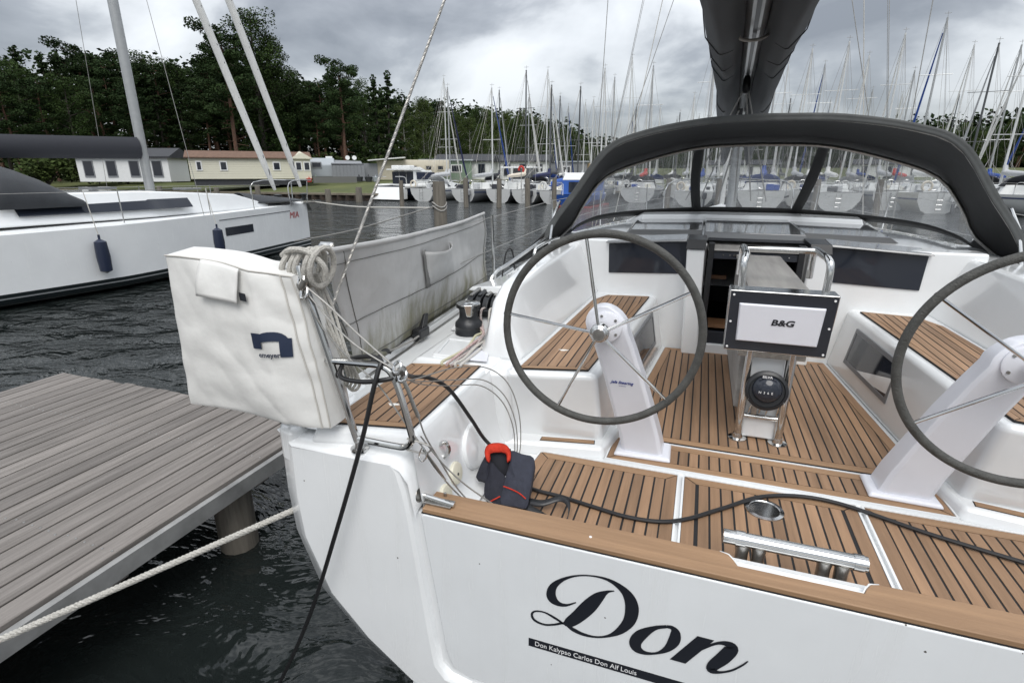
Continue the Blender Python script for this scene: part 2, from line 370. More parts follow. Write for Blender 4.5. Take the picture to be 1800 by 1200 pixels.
# inner wall of the cockpit aft
def inwall():
    prof = [(-.905, 1.285), (-.893, 1.265), (-.885, 1.20), (-.868, 1.06), (-.845, .95), (-.815, .90), (-.77, .884)]
    mb = MB(); mb.loft([[(x, y, z) for x, z in prof] for y in (1.47, 1.5, 2.0, 2.42)], closed=False); return mb
both(inwall(), 'cockpit_side', GELC, ang=60)
# lower transom below the platform
MB().loft([[(-.71, 1.424, .04), (-.71, 1.424, .262), (1.47, 1.424, .262), (1.47, 1.424, .04)], [(-.71, 1.6, .04), (-.71, 1.6, .285), (1.47, 1.6, .285), (1.47, 1.6, .04)]]).build('transom_sill', GEL, YA)
MB().loft([[(-.95, 1.452, .05), (-.95, 1.452, 1.02), (1.71, 1.452, 1.02), (1.71, 1.452, .05)], [(-.95, 1.60, .05), (-.95, 1.60, 1.0), (1.71, 1.60, 1.0), (1.71, 1.60, .05)]]).build('platform_well', GELC, YA)

# side decks --------------------------------------------------------
def gun(y): p = section(max(1.5, y)); return p[0][0], p[0][2]
def sidedeck():
    mb = MB(); rr = []
    for i in range(15):
        y = 1.5 + 3.3 * i / 14; g, z = gun(y)
        rr.append([(g, y, z), (g + .004, y, z + .03), (g + .03, y, z + .034), (g + .036, y, z + .004), (g + .10, y, z + .002), (g + .11, y, z + .016), (g + .20, y, z + .018), (g + .215, y, z), (-1.0, y, z - .002)])
    return mb.loft(rr, closed=False)
both(sidedeck(), 'side_deck', GELC, ang=30)
def toerail():
    return MB().tube([(gun(y)[0] + .017, y, gun(y)[1] + .043) for y in [2.05 + .25 * i for i in range(12)]], .011, 6)
both(toerail(), 'toe_rail', STEEL)
def track():
    return MB().tube([(gun(y)[0] + .055, y, gun(y)[1] + .008) for y in [2.05 + .25 * i for i in range(12)]], .008, 6)
both(track(), 'track', STEEL_D)
# foredeck and cabin trunk -----------------------------------------
rr = []
for i in range(20):
    y = 4.6 + 8.69 * i / 19; g, z = gun(y); rr.append([(g, y, z), (g * .5 + XC * .5, y, z + .03), (XC, y, z + .05), ((2 * XC - g) * .5 + XC * .5, y, z + .03), (2 * XC - g, y, z)])
MB().loft(rr, closed=False).build('foredeck', NONSKID, YA)
def trunk_half():
    S = [(4.30, 1.66, 1.46, 1.70), (4.9, 1.66, 1.50, 1.735), (5.5, 1.62, 1.36, 1.75), (5.97, 1.56, 1.26, 1.75)]
    return MB().loft([[(XC - a, y, 1.22), (XC - b, y, z - .05), (XC - b * .75, y, z), (XC - .325, y, z), (XC - .325, y, 1.22)] for y, a, b, z in S])
both(trunk_half(), 'cabin_roof', GELC, bevel=.02)
def trunk():
    S = [(5.97, 1.56, 1.26, 1.748), (7.0, 1.42, 1.10, 1.74), (8.5, 1.1, .8, 1.71), (10.4, .62, .45, 1.60), (11.1, .35, .25, 1.48)]
    return MB().loft([[(XC - a, y, 1.22), (XC - b, y, z - .05), (XC - b * .6, y, z), (XC + b * .6, y, z), (XC + b, y, z - .05), (XC + a, y, 1.22)] for y, a, b, z in S])
trunk().build('cabin_roof', GELC, YA, bevel=.02)
both(MB().hexa([(-.96, 2.22, .86), (-.79, 2.24, .86), (-.79, 2.6, .86), (-.96, 2.6, .86)], [(-.96, 2.22, 1.284), (-.81, 2.25, 1.284), (-.81, 2.6, 1.284), (-.96, 2.6, 1.284)]), 'cockpit_corner', GELC, bevel=.03)
both(MB().prism([(-1.398, 1.426), (-1.385, 1.46), (-1.40, 1.95), (-1.512, 1.95), (-1.507, 1.50), (-1.47, 1.450)], 1.12, 1.262), 'quarter_bulwark', GEL, bevel=.018)
# console with winch, hatch lid ------------------------------------
both(MB().hexa([(-1.40, 2.26, 1.22), (-.885, 2.26, 1.22), (-.885, 3.3, 1.22), (-1.44, 3.3, 1.22)], [(-1.33, 2.28, 1.292), (-.905, 2.28, 1.292), (-.905, 3.3, 1.292), (-1.37, 3.3, 1.292)]), 'winch_console', GELC, bevel=.022)
lid = [(-1.26, 2.33), (-.955, 2.33), (-1.045, 2.62), (-1.315, 2.62)]
def framed(poly, z, wd, h, rr=.0):
    mb = MB(); i = inset(poly, wd); n = len(poly)
    ring = lambda P, zz: [(p[0], p[1], zz) for p in P]
    return mb.loft([ring(poly, z), ring(poly, z + h), ring(i, z + h), ring(i, z + .001)], cap=False)
both(framed(lid, 1.290, .022, .014), 'hatch_frame', GELC, bevel=.005)
both(MB().prism(inset(lid, .026), 1.289, 1.2985), 'hatch_lid', GELC, bevel=.003)
plate = MB().prism([(-1.062, 2.30), (-.945, 2.31), (-1.035, 2.585), (-1.13, 2.575)], 1.300, 1.3085)
pl = plate.build('instrument_cover', PLAS_W, YA, bevel=.003)
text('lettering', 'B&G', .040, frame((-1.075, 2.49, 1.3093), (1, .06, 0), (-.3, 1, 0)), INK, pl, shear=.15, sx_=1.25, bold=.0012)
# aft helmsman seats -----------------------------------------------
AS = [(-1.272, 1.492), (-.938, 1.556), (-.958, 2.262), (-1.298, 2.176)]
def seatbox(P, z0, z1, grow=.03, flare=.025):
    a = inset(P, -grow - flare); b = inset(P, -grow)
    return MB().hexa([(x, y, z0) for x, y in a], [(x, y, z1) for x, y in b])
both(seatbox(AS, 1.225, 1.292, .030, .02), 'helm_seat', GELC, bevel=.022, seg=4)
# cockpit seats -----------------------------------------------------
CS = [(-.772, 2.292), (-.445, 2.375), (-.325, 4.11), (-.64, 4.06), (-.715, 3.85)]
def cseat():
    return MB().hexa([(-.86, 2.34, .86), (-.36, 2.405, .86), (-.195, 4.22, .86), (-.86, 4.22, .86)], [(-.83, 2.240, 1.2895), (-.400, 2.335, 1.2895), (-.275, 4.22, 1.2895), (-.83, 4.22, 1.290)])
both(cseat(), 'cockpit_seat', GELC, bevel=.034, seg=5)
both(MB().hexa([(-.87, 2.20, .86), (-.335, 2.30, .86), (-.28, 2.6, .86), (-.87, 2.6, .86)], [(-.86, 2.235, .925), (-.350, 2.325, .925), (-.30, 2.6, .925), (-.86, 2.6, .925)]), 'seat_plinth', GELC, bevel=.02)
# recessed dark locker niche with grey frame in the seat front
def niche(dx, y0, y1, z0, z1, ins):
    xb = lambda y: -.36 + (y - 2.405) * .0909; xt = lambda y: -.40 + (y - 2.335) * .0663; xf = lambda y, z: xb(y) + (xt(y) - xb(y)) * (z - .86) / .4295 + .004
    return [(xf(y, z) + dx, y, z) for y, z in ((y0 + ins, z0 + ins), (y1 - ins, z0 + ins), (y1 - ins, z1 - ins), (y0 + ins, z1 - ins))]
def niche_frame(): return MB().loft([niche(-.03, 3.22, 3.92, .985, 1.225, 0), niche(.006, 3.22, 3.92, .985, 1.225, 0), niche(.006, 3.22, 3.92, .985, 1.225, .025), niche(-.02, 3.22, 3.92, .985, 1.225, .028)], cap=False)
both(niche_frame(), 'locker_frame', mat('grey_frame', (.17, .175, .185), .4))
both(MB().add(niche(.003, 3.22, 3.92, .985, 1.225, .026), [(0, 1, 2, 3)]), 'locker_pane', GLASSD)
# coamings ----------------------------------------------------------
def coaming():
    S = [  # y, inner bottom, inner top, outer top, outer bottom
        (2.42, (-.80, 1.27), (-.885, 1.32), (-.985, 1.32), (-1.05, 1.27)),
        (2.47, (-.795, 1.28), (-.895, 1.47), (-.985, 1.47), (-1.06, 1.27)),
        (2.56, (-.785, 1.28), (-.905, 1.58), (-1.0, 1.575), (-1.075, 1.27)),
        (2.72, (-.775, 1.28), (-.905, 1.635), (-1.02, 1.62), (-1.095, 1.27)),
        (3.10, (-.765, 1.28), (-.905, 1.652), (-1.06, 1.635), (-1.12, 1.27)),
        (3.18, (-.765, 1.28), (-.905, 1.655), (-1.075, 1.64), (-1.38, 1.25)),
        (3.9, (-.74, 1.28), (-.905, 1.668), (-1.13, 1.655), (-1.46, 1.25)),
        (4.35, (-.73, 1.28), (-.90, 1.68), (-1.16, 1.67), (-1.50, 1.25)),
        (4.9, (-.73, 1.28), (-.88, 1.70), (-1.17, 1.69), (-1.50, 1.25))]
    return MB().loft([[(p[0], s[0], p[1]) for p in s[1:]] for s in S])
both(coaming(), 'coaming', GELC, bevel=.035, seg=4)
both(MB().hexa([(-1.42, 2.84, 1.27), (-1.04, 2.84, 1.27), (-1.04, 3.4, 1.27), (-1.42, 3.4, 1.27)], [(-1.35, 2.90, 1.375), (-1.06, 2.90, 1.375), (-1.06, 3.4, 1.375), (-1.38, 3.4, 1.375)]), 'clutch_base', GELC, bevel=.02)
both(MB().hexa([(-1.40, 3.10, 1.475), (-1.04, 2.96, 1.485), (-1.04, 3.5, 1.485), (-1.44, 3.5, 1.42)], [(-1.37, 3.12, 1.50), (-1.04, 2.98, 1.55), (-1.04, 3.5, 1.60), (-1.40, 3.5, 1.46)]), 'clutch_hood', GELC, bevel=.015)
# handrail on the coaming
both(MB().tube([(-1.31, 3.26, 1.34), (-1.31, 3.28, 1.50), (-1.29, 3.36, 1.565), (-1.26, 3.5, 1.59), (-1.22, 4.0, 1.66), (-1.20, 4.25, 1.70)], .013, 8, smooth=5), 'handrail', STEEL)
both(MB().tube([(-1.045, 3.42, 1.65), (-1.045, 3.44, 1.70), (-1.04, 3.52, 1.725), (-1.03, 3.95, 1.735), (-1.03, 4.02, 1.71), (-1.03, 4.04, 1.66)], .011, 8, smooth=5), 'grab_rail', STEEL)
# rope clutches ------------------------------------------------------
def clutches(sgn):
    base = (MB().box((-1.205, 3.0, 1.390), (.245, .26, .04)))
    base = (base if sgn < 0 else base.mirror(XC)).build('clutch_bank', BLACKPL, YA, bevel=.005)
    for k in range(5):
        x = -1.302 + .0485 * k; y0 = 2.88 + .012 * k
        prof = [(y0, 1.395), (y0 + .015, 1.435), (y0 + .045, 1.468), (y0 + .10, 1.488), (y0 + .24, 1.497), (y0 + .24, 1.40)]
        b = MB().loft([[(xx, y, z) for y, z in prof] for xx in (x - .019, x + .019)])
        bt = b if sgn < 0 else b.mirror(XC)
        c = bt.build('clutch', BLACKPL, base, bevel=.006)
        h = MB().hexa([(x - .012, y0 + .06, 1.478), (x + .012, y0 + .06, 1.478), (x + .012, y0 + .2, 1.498), (x - .012, y0 + .2, 1.498)], [(x - .010, y0 + .06, 1.487), (x + .010, y0 + .06, 1.487), (x + .010, y0 + .2, 1.506), (x - .010, y0 + .2, 1.506)])
        (h if sgn < 0 else h.mirror(XC)).build('clutch_lever', STEEL_D if k in (0, 2, 3, 4) else BLACKPL, base, bevel=.002)
clutches(-1); clutches(1)
# winches -------------------------------------------------------------
def winch(x):
    c = (x, 2.77, 1.288)
    d = MB().lathe([(.02, 0), (.083, 0), (.083, .018), (.081, .022), (.081, .05), (.083, .053), (.079, .075), (.066, .088), (.057, .10), (.054, .125), (.055, .15), (.062, .162), (.062, .168), (.02, .17)], c, 32).build('winch', WINCHB, YA)
    MB().lathe([(.02, .164), (.071, .165), (.073, .172), (.071, .179), (.064, .180), (.02, .181)], c, 32).build('self_tailer', BLACKPL, d)
    MB().lathe([(.005, .180), (.069, .181), (.071, .186), (.068, .190), (.03, .193), (.024, .196), (.014, .196), (.013, .188), (.001, .188)], c, 32).build('winch_cap', STEEL, d)
    MB().hexa([(x + .02, 2.69, 1.412), (x + .05, 2.69, 1.412), (x + .055, 2.72, 1.418), (x + .02, 2.72, 1.418)], [(x + .008, 2.68, 1.482), (x + .055, 2.70, 1.482), (x + .055, 2.75, 1.482), (x + .01, 2.75, 1.482)]).build('feeder_arm', STEEL, d, bevel=.006)
winch(-1.245); winch(2 * XC + 1.245)
# sole ----------------------------------------------------------------
MB().box((XC, 2.98, .845), (2.46, 2.78, .05)).build('cockpit_sole', GELC, YA)
FW = [(-.318, 2.566), (2 * XC + .318, 2.566), (2 * XC + .178, 4.18), (-.178, 4.18)]
teak_panel('sole_panel', FW, .884, YA, .0466, margin=.052, x0=XC)
MD = [(-.325, 2.302), (2 * XC + .325, 2.302), (2 * XC + .315, 2.538), (-.315, 2.538)]
teak_panel('sole_panel', MD, .884, YA, .0466, margin=.052, x0=XC)
def lipped(P, z=.884):
    framed(inset(P, -.007), .868, .008, z - .868 + .003).build('panel_lip', GELC, YA)
for P in ([(-.685, 1.585), (.012, 1.585), (.012, 2.258), (-.64, 2.258)], [(.040, 1.585), (.720, 1.585), (.720, 2.258), (.040, 2.258)], [(.748, 1.585), (2 * XC + .685, 1.585), (2 * XC + .64, 2.258), (.748, 2.258)]):
    teak_panel('sole_panel', P, .884, YA, .0466, margin=.052, x0=XC); lipped(P)
for P in (MD,): lipped(P)
for s in (0, 1):
    q = [(-.655, 2.296), (-.395, 2.345), (-.40, 2.378), (-.655, 2.330)]
    q = q if not s else [(2 * XC - x, y) for x, y in reversed(q)]
    MB().prism(inset(q, -.004), .915, .9262).build('step_caulk', CAULK, YA, smooth=False); MB().prism(q, .92, .928).build('step_tread', TEAKX, YA, smooth=False)
    q = [(x if not s else 2 * XC - x, y) for x, y in AS]; q = q if not s else list(reversed(q))
    teak_panel('seat_panel', q, 1.3005, YA, .0455, ang=R(3 if not s else -3), margin=.036)
    q = [(x if not s else 2 * XC - x, y) for x, y in CS]; q = q if not s else list(reversed(q))
    teak_panel('seat_panel', q, 1.3005, YA, .0455, ang=R(0), margin=.032)
# deck filler plate in the sole
MB().lathe([(.001, 0), (.075, 0), (.074, .004), (.06, .006), (.057, .003), (.001, .003)], (XC - .02, 2.10, .8845), 28).build('deck_plate', STEEL, YA)
# folding transom platform -------------------------------------------
PT = [(-.872, 1.012), (-.862, 1.028), (2 * XC + .862, 1.028), (2 * XC + .872, 1.012), (2 * XC + .792, .40), (2 * XC + .765, .335), (2 * XC + .70, .305), (-.70, .305), (-.765, .335), (-.792, .40)]
PTi = [(x + (.012 if x < XC else -.012), z - (.0 if z > .9 else -.004)) for x, z in PT]
plat = MB().loft([[(x, 1.437, z) for x, z in PTi], [(x, 1.555, z) for x, z in PTi]]).build('transom_platform', GELP, YA, bevel=.010, seg=3)
plat['label'] = 'folded-up stern platform panel lettered Don'
RL = [(-.858, 1.437), (.187, 1.437), (.187, 1.437), (.573, 1.437), (2 * XC + .858, 1.437)]
rail = [(-.852, 1.4405), (2 * XC + .852, 1.4405), (2 * XC + .852, 1.556), (.60, 1.556), (.575, 1.548), (.56, 1.525), (.55, 1.503), (.21, 1.503), (.20, 1.525), (.185, 1.548), (.16, 1.556), (-.852, 1.556)]
MB().prism(rail, 1.029, 1.048).build('teak_capping', TEAKX, plat, bevel=.004, seg=2)
MB().prism([(-.855, 1.4385), (2 * XC + .855, 1.4385), (2 * XC + .855, 1.45), (-.855, 1.45)], 1.0275, 1.0305).build('capping_seam', CAULK, plat, smooth=False)
MB().lathe([(.001, 0), (.005, 0), (.004, .002), (.001, .002)], (-.245, 1.485, 1.048), 12).build('screw', WHITEINK, plat)
# moulded white edge inside the notch
MB().loft([[(.16, 1.558, z), (.187, 1.551, z), (.203, 1.527, z), (.213, 1.506, z), (.547, 1.506, z), (.557, 1.527, z), (.573, 1.551, z), (.60, 1.558, z)] for z in (.96, 1.046)], closed=False).build('notch_lining', GELC, plat, solid=.004)
# stainless lifting handle standing in the notch
hb = MB().tube([(.172, 1.640, 1.048), (.588, 1.640, 1.048)], .024, 16).build('lift_handle', STEEL, YA)
for x in (.21, .55): MB().tube([(x, 1.640, 1.048), (x + .028, 1.640, 1.048)], .027, 16).build('collar', STEEL, hb)
for x in (.235, .285, .475, .525): MB().lathe([(.02, -.16), (.02, -.03), (.024, 0)], (x, 1.640, 1.035), 16).build('bracket', STEEL_D, hb)
# latches holding the platform to the quarters
for s in (-1, 1):
    mx = lambda m: m if s < 0 else m.mirror(XC)
    l = mx(MB().tube([(-.885, 1.49, 1.068), (-.80, 1.485, 1.062), (-.742, 1.482, 1.058)], .0095, 10)).build('platform_latch', STEEL, YA)
    mx(MB().box((-.805, 1.486, 1.052), (.11, .045, .01))).build('latch_plate', STEEL_D, l, bevel=.002)
    mx(MB().lathe([(.001, -.006), (.028, -.006), (.03, 0), (.024, .008), (.001, .01)], (-.884, 1.474, 1.075), 16, Matrix.Rotation(R(75), 3, 'Y'))).build('latch_flange', STEEL_D, l)
    mx(MB().lathe([(.001, 0), (.006, 0), (.006, .014), (.001, .016)], (-.805, 1.535, 1.048), 10)).build('latch_pin', STEEL_D, l)
# lettering -----------------------------------------------------------
DON = ribbon([([(-0.15, 0.899, 0.0038), (-0.174, 0.887, 0.0123), (-0.2, 0.858, 0.036), (-0.23, 0.81, 0.0496), (-0.263, 0.759, 0.0459), (-0.295, 0.719, 0.0368), (-0.313, 0.706, 0.0135)], 0),
 ([(-0.317, 0.709, 0.0084), (-0.347, 0.723, 0.0102), (-0.385, 0.735, 0.0068), (-0.419, 0.728, 0.0069), (-0.43, 0.709, 0.0087), (-0.419, 0.688, 0.0104), (-0.384, 0.681, 0.0086), (-0.346, 0.694, 0.0085), (-0.313, 0.71, 0.0101), (-0.279, 0.694, 0.0168), (-0.242, 0.686, 0.0133), (-0.199, 0.69, 0.0082), (-0.157, 0.71, 0.0113), (-0.121, 0.745, 0.0269), (-0.095, 0.793, 0.0388), (-0.089, 0.842, 0.0442), (-0.098, 0.882, 0.0393), (-0.121, 0.912, 0.0271), (-0.163, 0.935, 0.0136), (-0.211, 0.939, 0.0069), (-0.266, 0.927, 0.0063), (-0.315, 0.9, 0.0112), (-0.351, 0.862, 0.0228), (-0.362, 0.825, 0.033), (-0.355, 0.8, 0.0349), (-0.332, 0.788, 0.0199), (-0.305, 0.792, 0.0098), (-0.274, 0.813, 0.004)], 0),
 ([(0.024, 0.812, 0.0119), (-0.013, 0.793, 0.0167), (-0.051, 0.754, 0.0372), (-0.069, 0.716, 0.0394), (-0.062, 0.69, 0.0349), (-0.035, 0.681, 0.0158), (0.001, 0.693, 0.0093), (0.032, 0.722, 0.0229), (0.05, 0.761, 0.0361), (0.052, 0.796, 0.0298), (0.041, 0.812, 0.0163), (0.024, 0.812, 0.0119)], 1),
 ([(0.109, 0.729, 0.006), (0.143, 0.769, 0.0102), (0.177, 0.798, 0.0101), (0.204, 0.806, 0.0213), (0.22, 0.793, 0.0398), (0.201, 0.748, 0.0435), (0.177, 0.709, 0.0369), (0.172, 0.687, 0.0268), (0.196, 0.687, 0.0104), (0.23, 0.708, 0.0073), (0.257, 0.739, 0.0064), (0.271, 0.761, 0.0042)], 0)], 1.4357)
DON.add([(.118, 1.4351, .806), (.168, 1.4351, .806), (.093, 1.4351, .683), (.044, 1.4351, .683)], [(3, 2, 1, 0)])
DON.build('boat_name', INK, plat, smooth=False)
bar = MB().box((-.03, 1.4362, .583), (.822, .0008, .036)).build('name_bar', INK, plat, smooth=False)
text('lettering', 'Don Kalypso Carlos Don Alf Louis', .0285, frame((-.418, 1.4354, .574), (1, 0, 0), (0, 0, 1)), WHITEINK, plat, sx_=.90, extr=.0002)
# steering pedestals -----------------------------------------------
def pedestal(s):
    mx = lambda m: m if s < 0 else m.mirror(XC)
    S = []
    # cross sections up the leaning column: centre x,y,z, half width, half depth
    for x, y, z, hw, hd in [(-.165, 2.445, .900, .098, .075), (-.185, 2.425, 1.0, .096, .07), (-.225, 2.385, 1.15, .094, .064), (-.270, 2.34, 1.32, .090, .058), (-.315, 2.295, 1.47, .088, .052), (-.345, 2.27, 1.55, .090, .050)]:
        S.append([(x + hw * a, y + hd * b, z) for a, b in ((-.82, -1), (.82, -1), (1, -.82), (1, .82), (.82, 1), (-.82, 1), (-1, .82), (-1, -.82))])
    for t in (15, 30, 45, 60, 75, 88):
        c, d = math.cos(R(t)), math.sin(R(t)); x, y, z = -.345 - .02 * d, 2.27 - .01 * d, 1.55 + .105 * d; hw = .090 * c + .004; hd = .050 * (1 - .25 * d)
        S.append([(x + hw * a, y + hd * b, z) for a, b in ((-.82, -1), (.82, -1), (1, -.82), (1, .82), (.82, 1), (-.82, 1), (-1, .82), (-1, -.82))])
    p = mx(MB().loft(S)).build('steering_pedestal', PLAS_W, YA, ang=40, bevel=.006, seg=2)
    mx(MB().hexa([(-.30, 2.335, .884), (-.025, 2.345, .884), (-.03, 2.53, .884), (-.29, 2.53, .884)], [(-.287, 2.345, .905), (-.035, 2.355, .905), (-.04, 2.52, .905), (-.28, 2.52, .905)])).build('pedestal_base', PLAS_W, p, bevel=.010)
    mx(MB().lathe([(.001, 0), (.068, 0), (.068, .012), (.060, .016), (.001, .018)], (-.347, 2.224, 1.566), 28, Matrix.Rotation(R(90), 3, 'X'))).build('pedestal_boss', PLAS_W, p)
    for k in range(5):
        a = R(40 + 72 * k); mx(MB().lathe([(.001, 0), (.006, 0), (.006, .004), (.001, .004)], (-.347 + .053 * math.cos(a), 2.208, 1.566 + .053 * math.sin(a)), 10, Matrix.Rotation(R(90), 3, 'X'))).build('bolt', STEEL_D, p)
    return p
ped = pedestal(-1); ped2 = pedestal(1)
fx = Vector((.98, -.08, -.30)); fy = Vector((-.30, -.29, .86))
text('lettering', 'Jefa Steering', .0200, frame((-.322, 2.2885, 1.283), (1, 0, 0), (-.08, -.229, .97)), BLUEINK, ped, shear=.3, bold=.0004)
text('lettering', 's y s t e m s', .0065, frame((-.285, 2.2915, 1.270), (1, 0, 0), (-.08, -.229, .97)), BLUEINK, ped)
# bulkhead, companionway -------------------------------------------
bm1 = MB().box((-.47, 4.29, 1.28), (1.06, .18, .86))
both(bm1, 'bulkhead', GELC, bevel=.02)
both(MB().hexa([(-.66, 4.190, 1.45), (-.065, 4.190, 1.475), (-.065, 4.21, 1.475), (-.66, 4.21, 1.45)], [(-.67, 4.190, 1.680), (-.085, 4.190, 1.715), (-.085, 4.21, 1.715), (-.67, 4.21, 1.680)]), 'cabin_window', GLASSD, bevel=.004)
both(MB().hexa([(-.69, 4.15, 1.688), (-.09, 4.15, 1.723), (-.09, 4.4, 1.74), (-.69, 4.4, 1.70)], [(-.68, 4.16, 1.70), (-.09, 4.16, 1.737), (-.09, 4.4, 1.752), (-.68, 4.4, 1.712)]), 'window_hood', GREYGL, bevel=.003)
both(MB().hexa([(-.055, 4.08, .872), (.066, 4.08, .872), (.066, 4.3, .872), (-.06, 4.3, .872)], [(-.085, 4.09, 1.675), (.040, 4.09, 1.675), (.040, 4.3, 1.69), (-.085, 4.3, 1.69)]), 'companionway_post', GELC, bevel=.018)
both(MB().hexa([(-.092, 4.075, 1.677), (.045, 4.075, 1.677), (.045, 4.4, 1.69), (-.092, 4.4, 1.69)], [(-.085, 4.10, 1.742), (.045, 4.10, 1.742), (.045, 4.4, 1.748), (-.085, 4.4, 1.748)]), 'post_cap', BLACKPL, bevel=.004)
both(MB().box((.085, 4.17, 1.30), (.04, .10, .84)), 'door_jamb', BLACKPL, bevel=.004)
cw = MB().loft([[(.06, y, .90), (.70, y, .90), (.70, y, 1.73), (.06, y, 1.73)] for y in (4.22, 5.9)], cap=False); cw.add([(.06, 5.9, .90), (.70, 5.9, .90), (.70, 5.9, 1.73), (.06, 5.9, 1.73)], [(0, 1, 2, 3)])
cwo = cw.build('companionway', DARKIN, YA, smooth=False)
for y, z in ((4.55, 1.02), (4.8, .96)): MB().box((XC, y, z), (.5, .2, .03)).build('step', WOODIN, cwo)
MB().box((.15, 4.6, 1.395), (.16, .03, .03)).build('grab_handle', WOODIN, cwo)
MB().box((XC, 4.2, .91), (.66, .10, .09)).build('threshold', GELC, YA, bevel=.01)
MB().box((XC, 4.19, 1.0), (.60, .03, .10)).build('washboard', NAVYP, YA, bevel=.003)
hb_ = MB().box((XC, 4.16, 1.635), (.58, .05, .055)).build('hatch_bar', NAVYP, YA, bevel=.004)
for x in (.17, .215, .55, .6): MB().lathe([(.001, 0), (.006, 0), (.005, .003), (.001, .003)], (x, 4.134, 1.637), 10, Matrix.Rotation(R(90), 3, 'X')).build('screw', STEEL, hb_)
MB().lathe([(.001, 0), (.03, 0), (.028, .006), (.001, .008)], (.34, 4.134, 1.64), 20, Matrix.Rotation(R(90), 3, 'X') @ Matrix.Diagonal((1, .55, 1))).build('lock', STEEL, hb_)
MB().box((.255, 4.13, 1.641), (.035, .008, .012)).build('latch', STEEL, hb_)
MB().hexa([(.06, 4.12, 1.668), (.70, 4.12, 1.668), (.70, 4.5, 1.70), (.06, 4.5, 1.70)], [(.06, 4.13, 1.682), (.70, 4.13, 1.682), (.70, 4.5, 1.745), (.06, 4.5, 1.745)]).build('hatch_edge', GREYWOOD, YA, bevel=.004)
MB().hexa([(.02, 4.4, 1.70), (.74, 4.4, 1.70), (.74, 5.45, 1.70), (.02, 5.45, 1.70)], [(.03, 4.41, 1.772), (.73, 4.41, 1.772), (.73, 5.45, 1.80), (.03, 5.45, 1.80)]).build('sliding_hatch', GREYGL, YA, bevel=.008)
both(MB().hexa([(-.62, 4.55, 1.70), (.012, 4.55, 1.70), (.012, 5.45, 1.72), (-.66, 5.45, 1.72)], [(-.56, 4.62, 1.752), (.012, 4.62, 1.768), (.012, 5.45, 1.79), (-.60, 5.45, 1.775)]), 'roof_panel', GREYGL, bevel=.01)
MB().loft([[(-.80, 5.50, 1.70), (-.56, 5.42, 1.76), (-.56, 5.47, 1.815), (-.56, 5.70, 1.83), (-.80, 5.9, 1.70)], [(.02, 5.46, 1.70), (.02, 5.42, 1.765), (.02, 5.48, 1.828), (.02, 5.80, 1.84), (.02, 6.0, 1.70)], [(.74, 5.46, 1.70), (.74, 5.42, 1.765), (.74, 5.48, 1.828), (.74, 5.80, 1.84), (.74, 6.0, 1.70)], [(1.56, 5.50, 1.70), (1.32, 5.42, 1.76), (1.32, 5.47, 1.815), (1.32, 5.70, 1.83), (1.56, 5.9, 1.70)]]).build('hood_coaming', GELC, YA, bevel=.012)
# inspection ports and speaker on the port cockpit side -----------------
def port_disc(y, z, r, m, th=.014):
    x = -.868 + (1.06 - z) * .21
    M = Matrix.Rotation(R(90 - 10), 3, 'Y')
    return MB().lathe([(.001, th), (r * .8, th), (r * .93, th * .85), (r, th * .4), (r, -.008)], (x, y, z), 36, M).build('inspection_port', m, YA)
d = port_disc(1.735, 1.02, .048, PLASTIC_CREAM)
text('lettering', 'o', .02, frame((-.843, 1.728, 1.015), (.0, 1, 0), (-.2, 0, 1)), INK, d, bold=.001)
port_disc(1.622, .985, .046, PLASTIC_CREAM)
port_disc(1.93, 1.045, .105, GELC, .02)
MB().tube([(-.885, 1.66, 1.185), (-.862, 1.66, 1.20), (-.855, 1.675, 1.17), (-.862, 1.68, 1.135), (-.88, 1.675, 1.12)], .009, 8, smooth=4).build('pad_eye', STEEL, YA)
# pushpit ----------------------------------------------------------------
def pushpit(s):
    mx = lambda m: m if s < 0 else m.mirror(XC)
    p = mx(MB().tube([(-1.105, 1.455, 1.235), (-1.15, 1.452, 1.41), (-1.262, 1.445, 1.85), (-1.29, 1.46, 1.895), (-1.36, 1.53, 1.905), (-1.49, 1.72, 1.885), (-1.505, 1.78, 1.85), (-1.60, 2.20, 1.27)], .0135, 10, smooth=5)).build('pushpit', STEEL, YA)
    if s < 0:
        MB().tube([(-1.205, 1.452, 1.568), (-1.058, 1.455, 1.573), (-0.99, 1.455, 1.574), (-0.948, 1.455, 1.552), (-0.920, 1.455, 1.482), (-0.890, 1.455, 1.357), (-0.884, 1.455, 1.309), (-0.912, 1.455, 1.277), (-0.968, 1.455, 1.272), (-1.112, 1.455, 1.274)], .0125, 10, smooth=5).build('gate_loop', STEEL, p)
    else: mx(MB().tube([(-1.205, 1.452, 1.568), (-1.058, 1.455, 1.573), (-0.99, 1.455, 1.574), (-0.948, 1.455, 1.552), (-0.920, 1.455, 1.482), (-0.890, 1.455, 1.357), (-0.884, 1.455, 1.309), (-0.912, 1.455, 1.277), (-0.968, 1.455, 1.272), (-1.112, 1.455, 1.274)], .0125, 10, smooth=5)).build('gate_loop', STEEL, p)
    mx(MB().tube([(-1.205, 1.452, 1.568), (-1.40, 1.60, 1.56), (-1.50, 1.85, 1.56), (-1.545, 2.0, 1.555)], .011, 8, smooth=5)).build('mid_rail', STEEL, p)
    mx(MB().lathe([(.012, .03), (.016, .03), (.02, .006), (.034, .004), (.034, -.004)], (-1.105, 1.455, 1.236), 20)).build('foot_flange', STEEL, p)
    mx(MB().lathe([(.012, .03), (.016, .03), (.02, .006), (.034, .004), (.034, -.004)], (-1.60, 2.20, 1.262), 20)).build('foot_flange', STEEL, p)
    mx(MB().tube([(-1.42, 1.62, 1.90), (-1.10, 1.56, 1.915)], .012, 8)).build('crossbar', STEEL, p) if s > 0 else None
    return p
pp = pushpit(-1); pushpit(1)
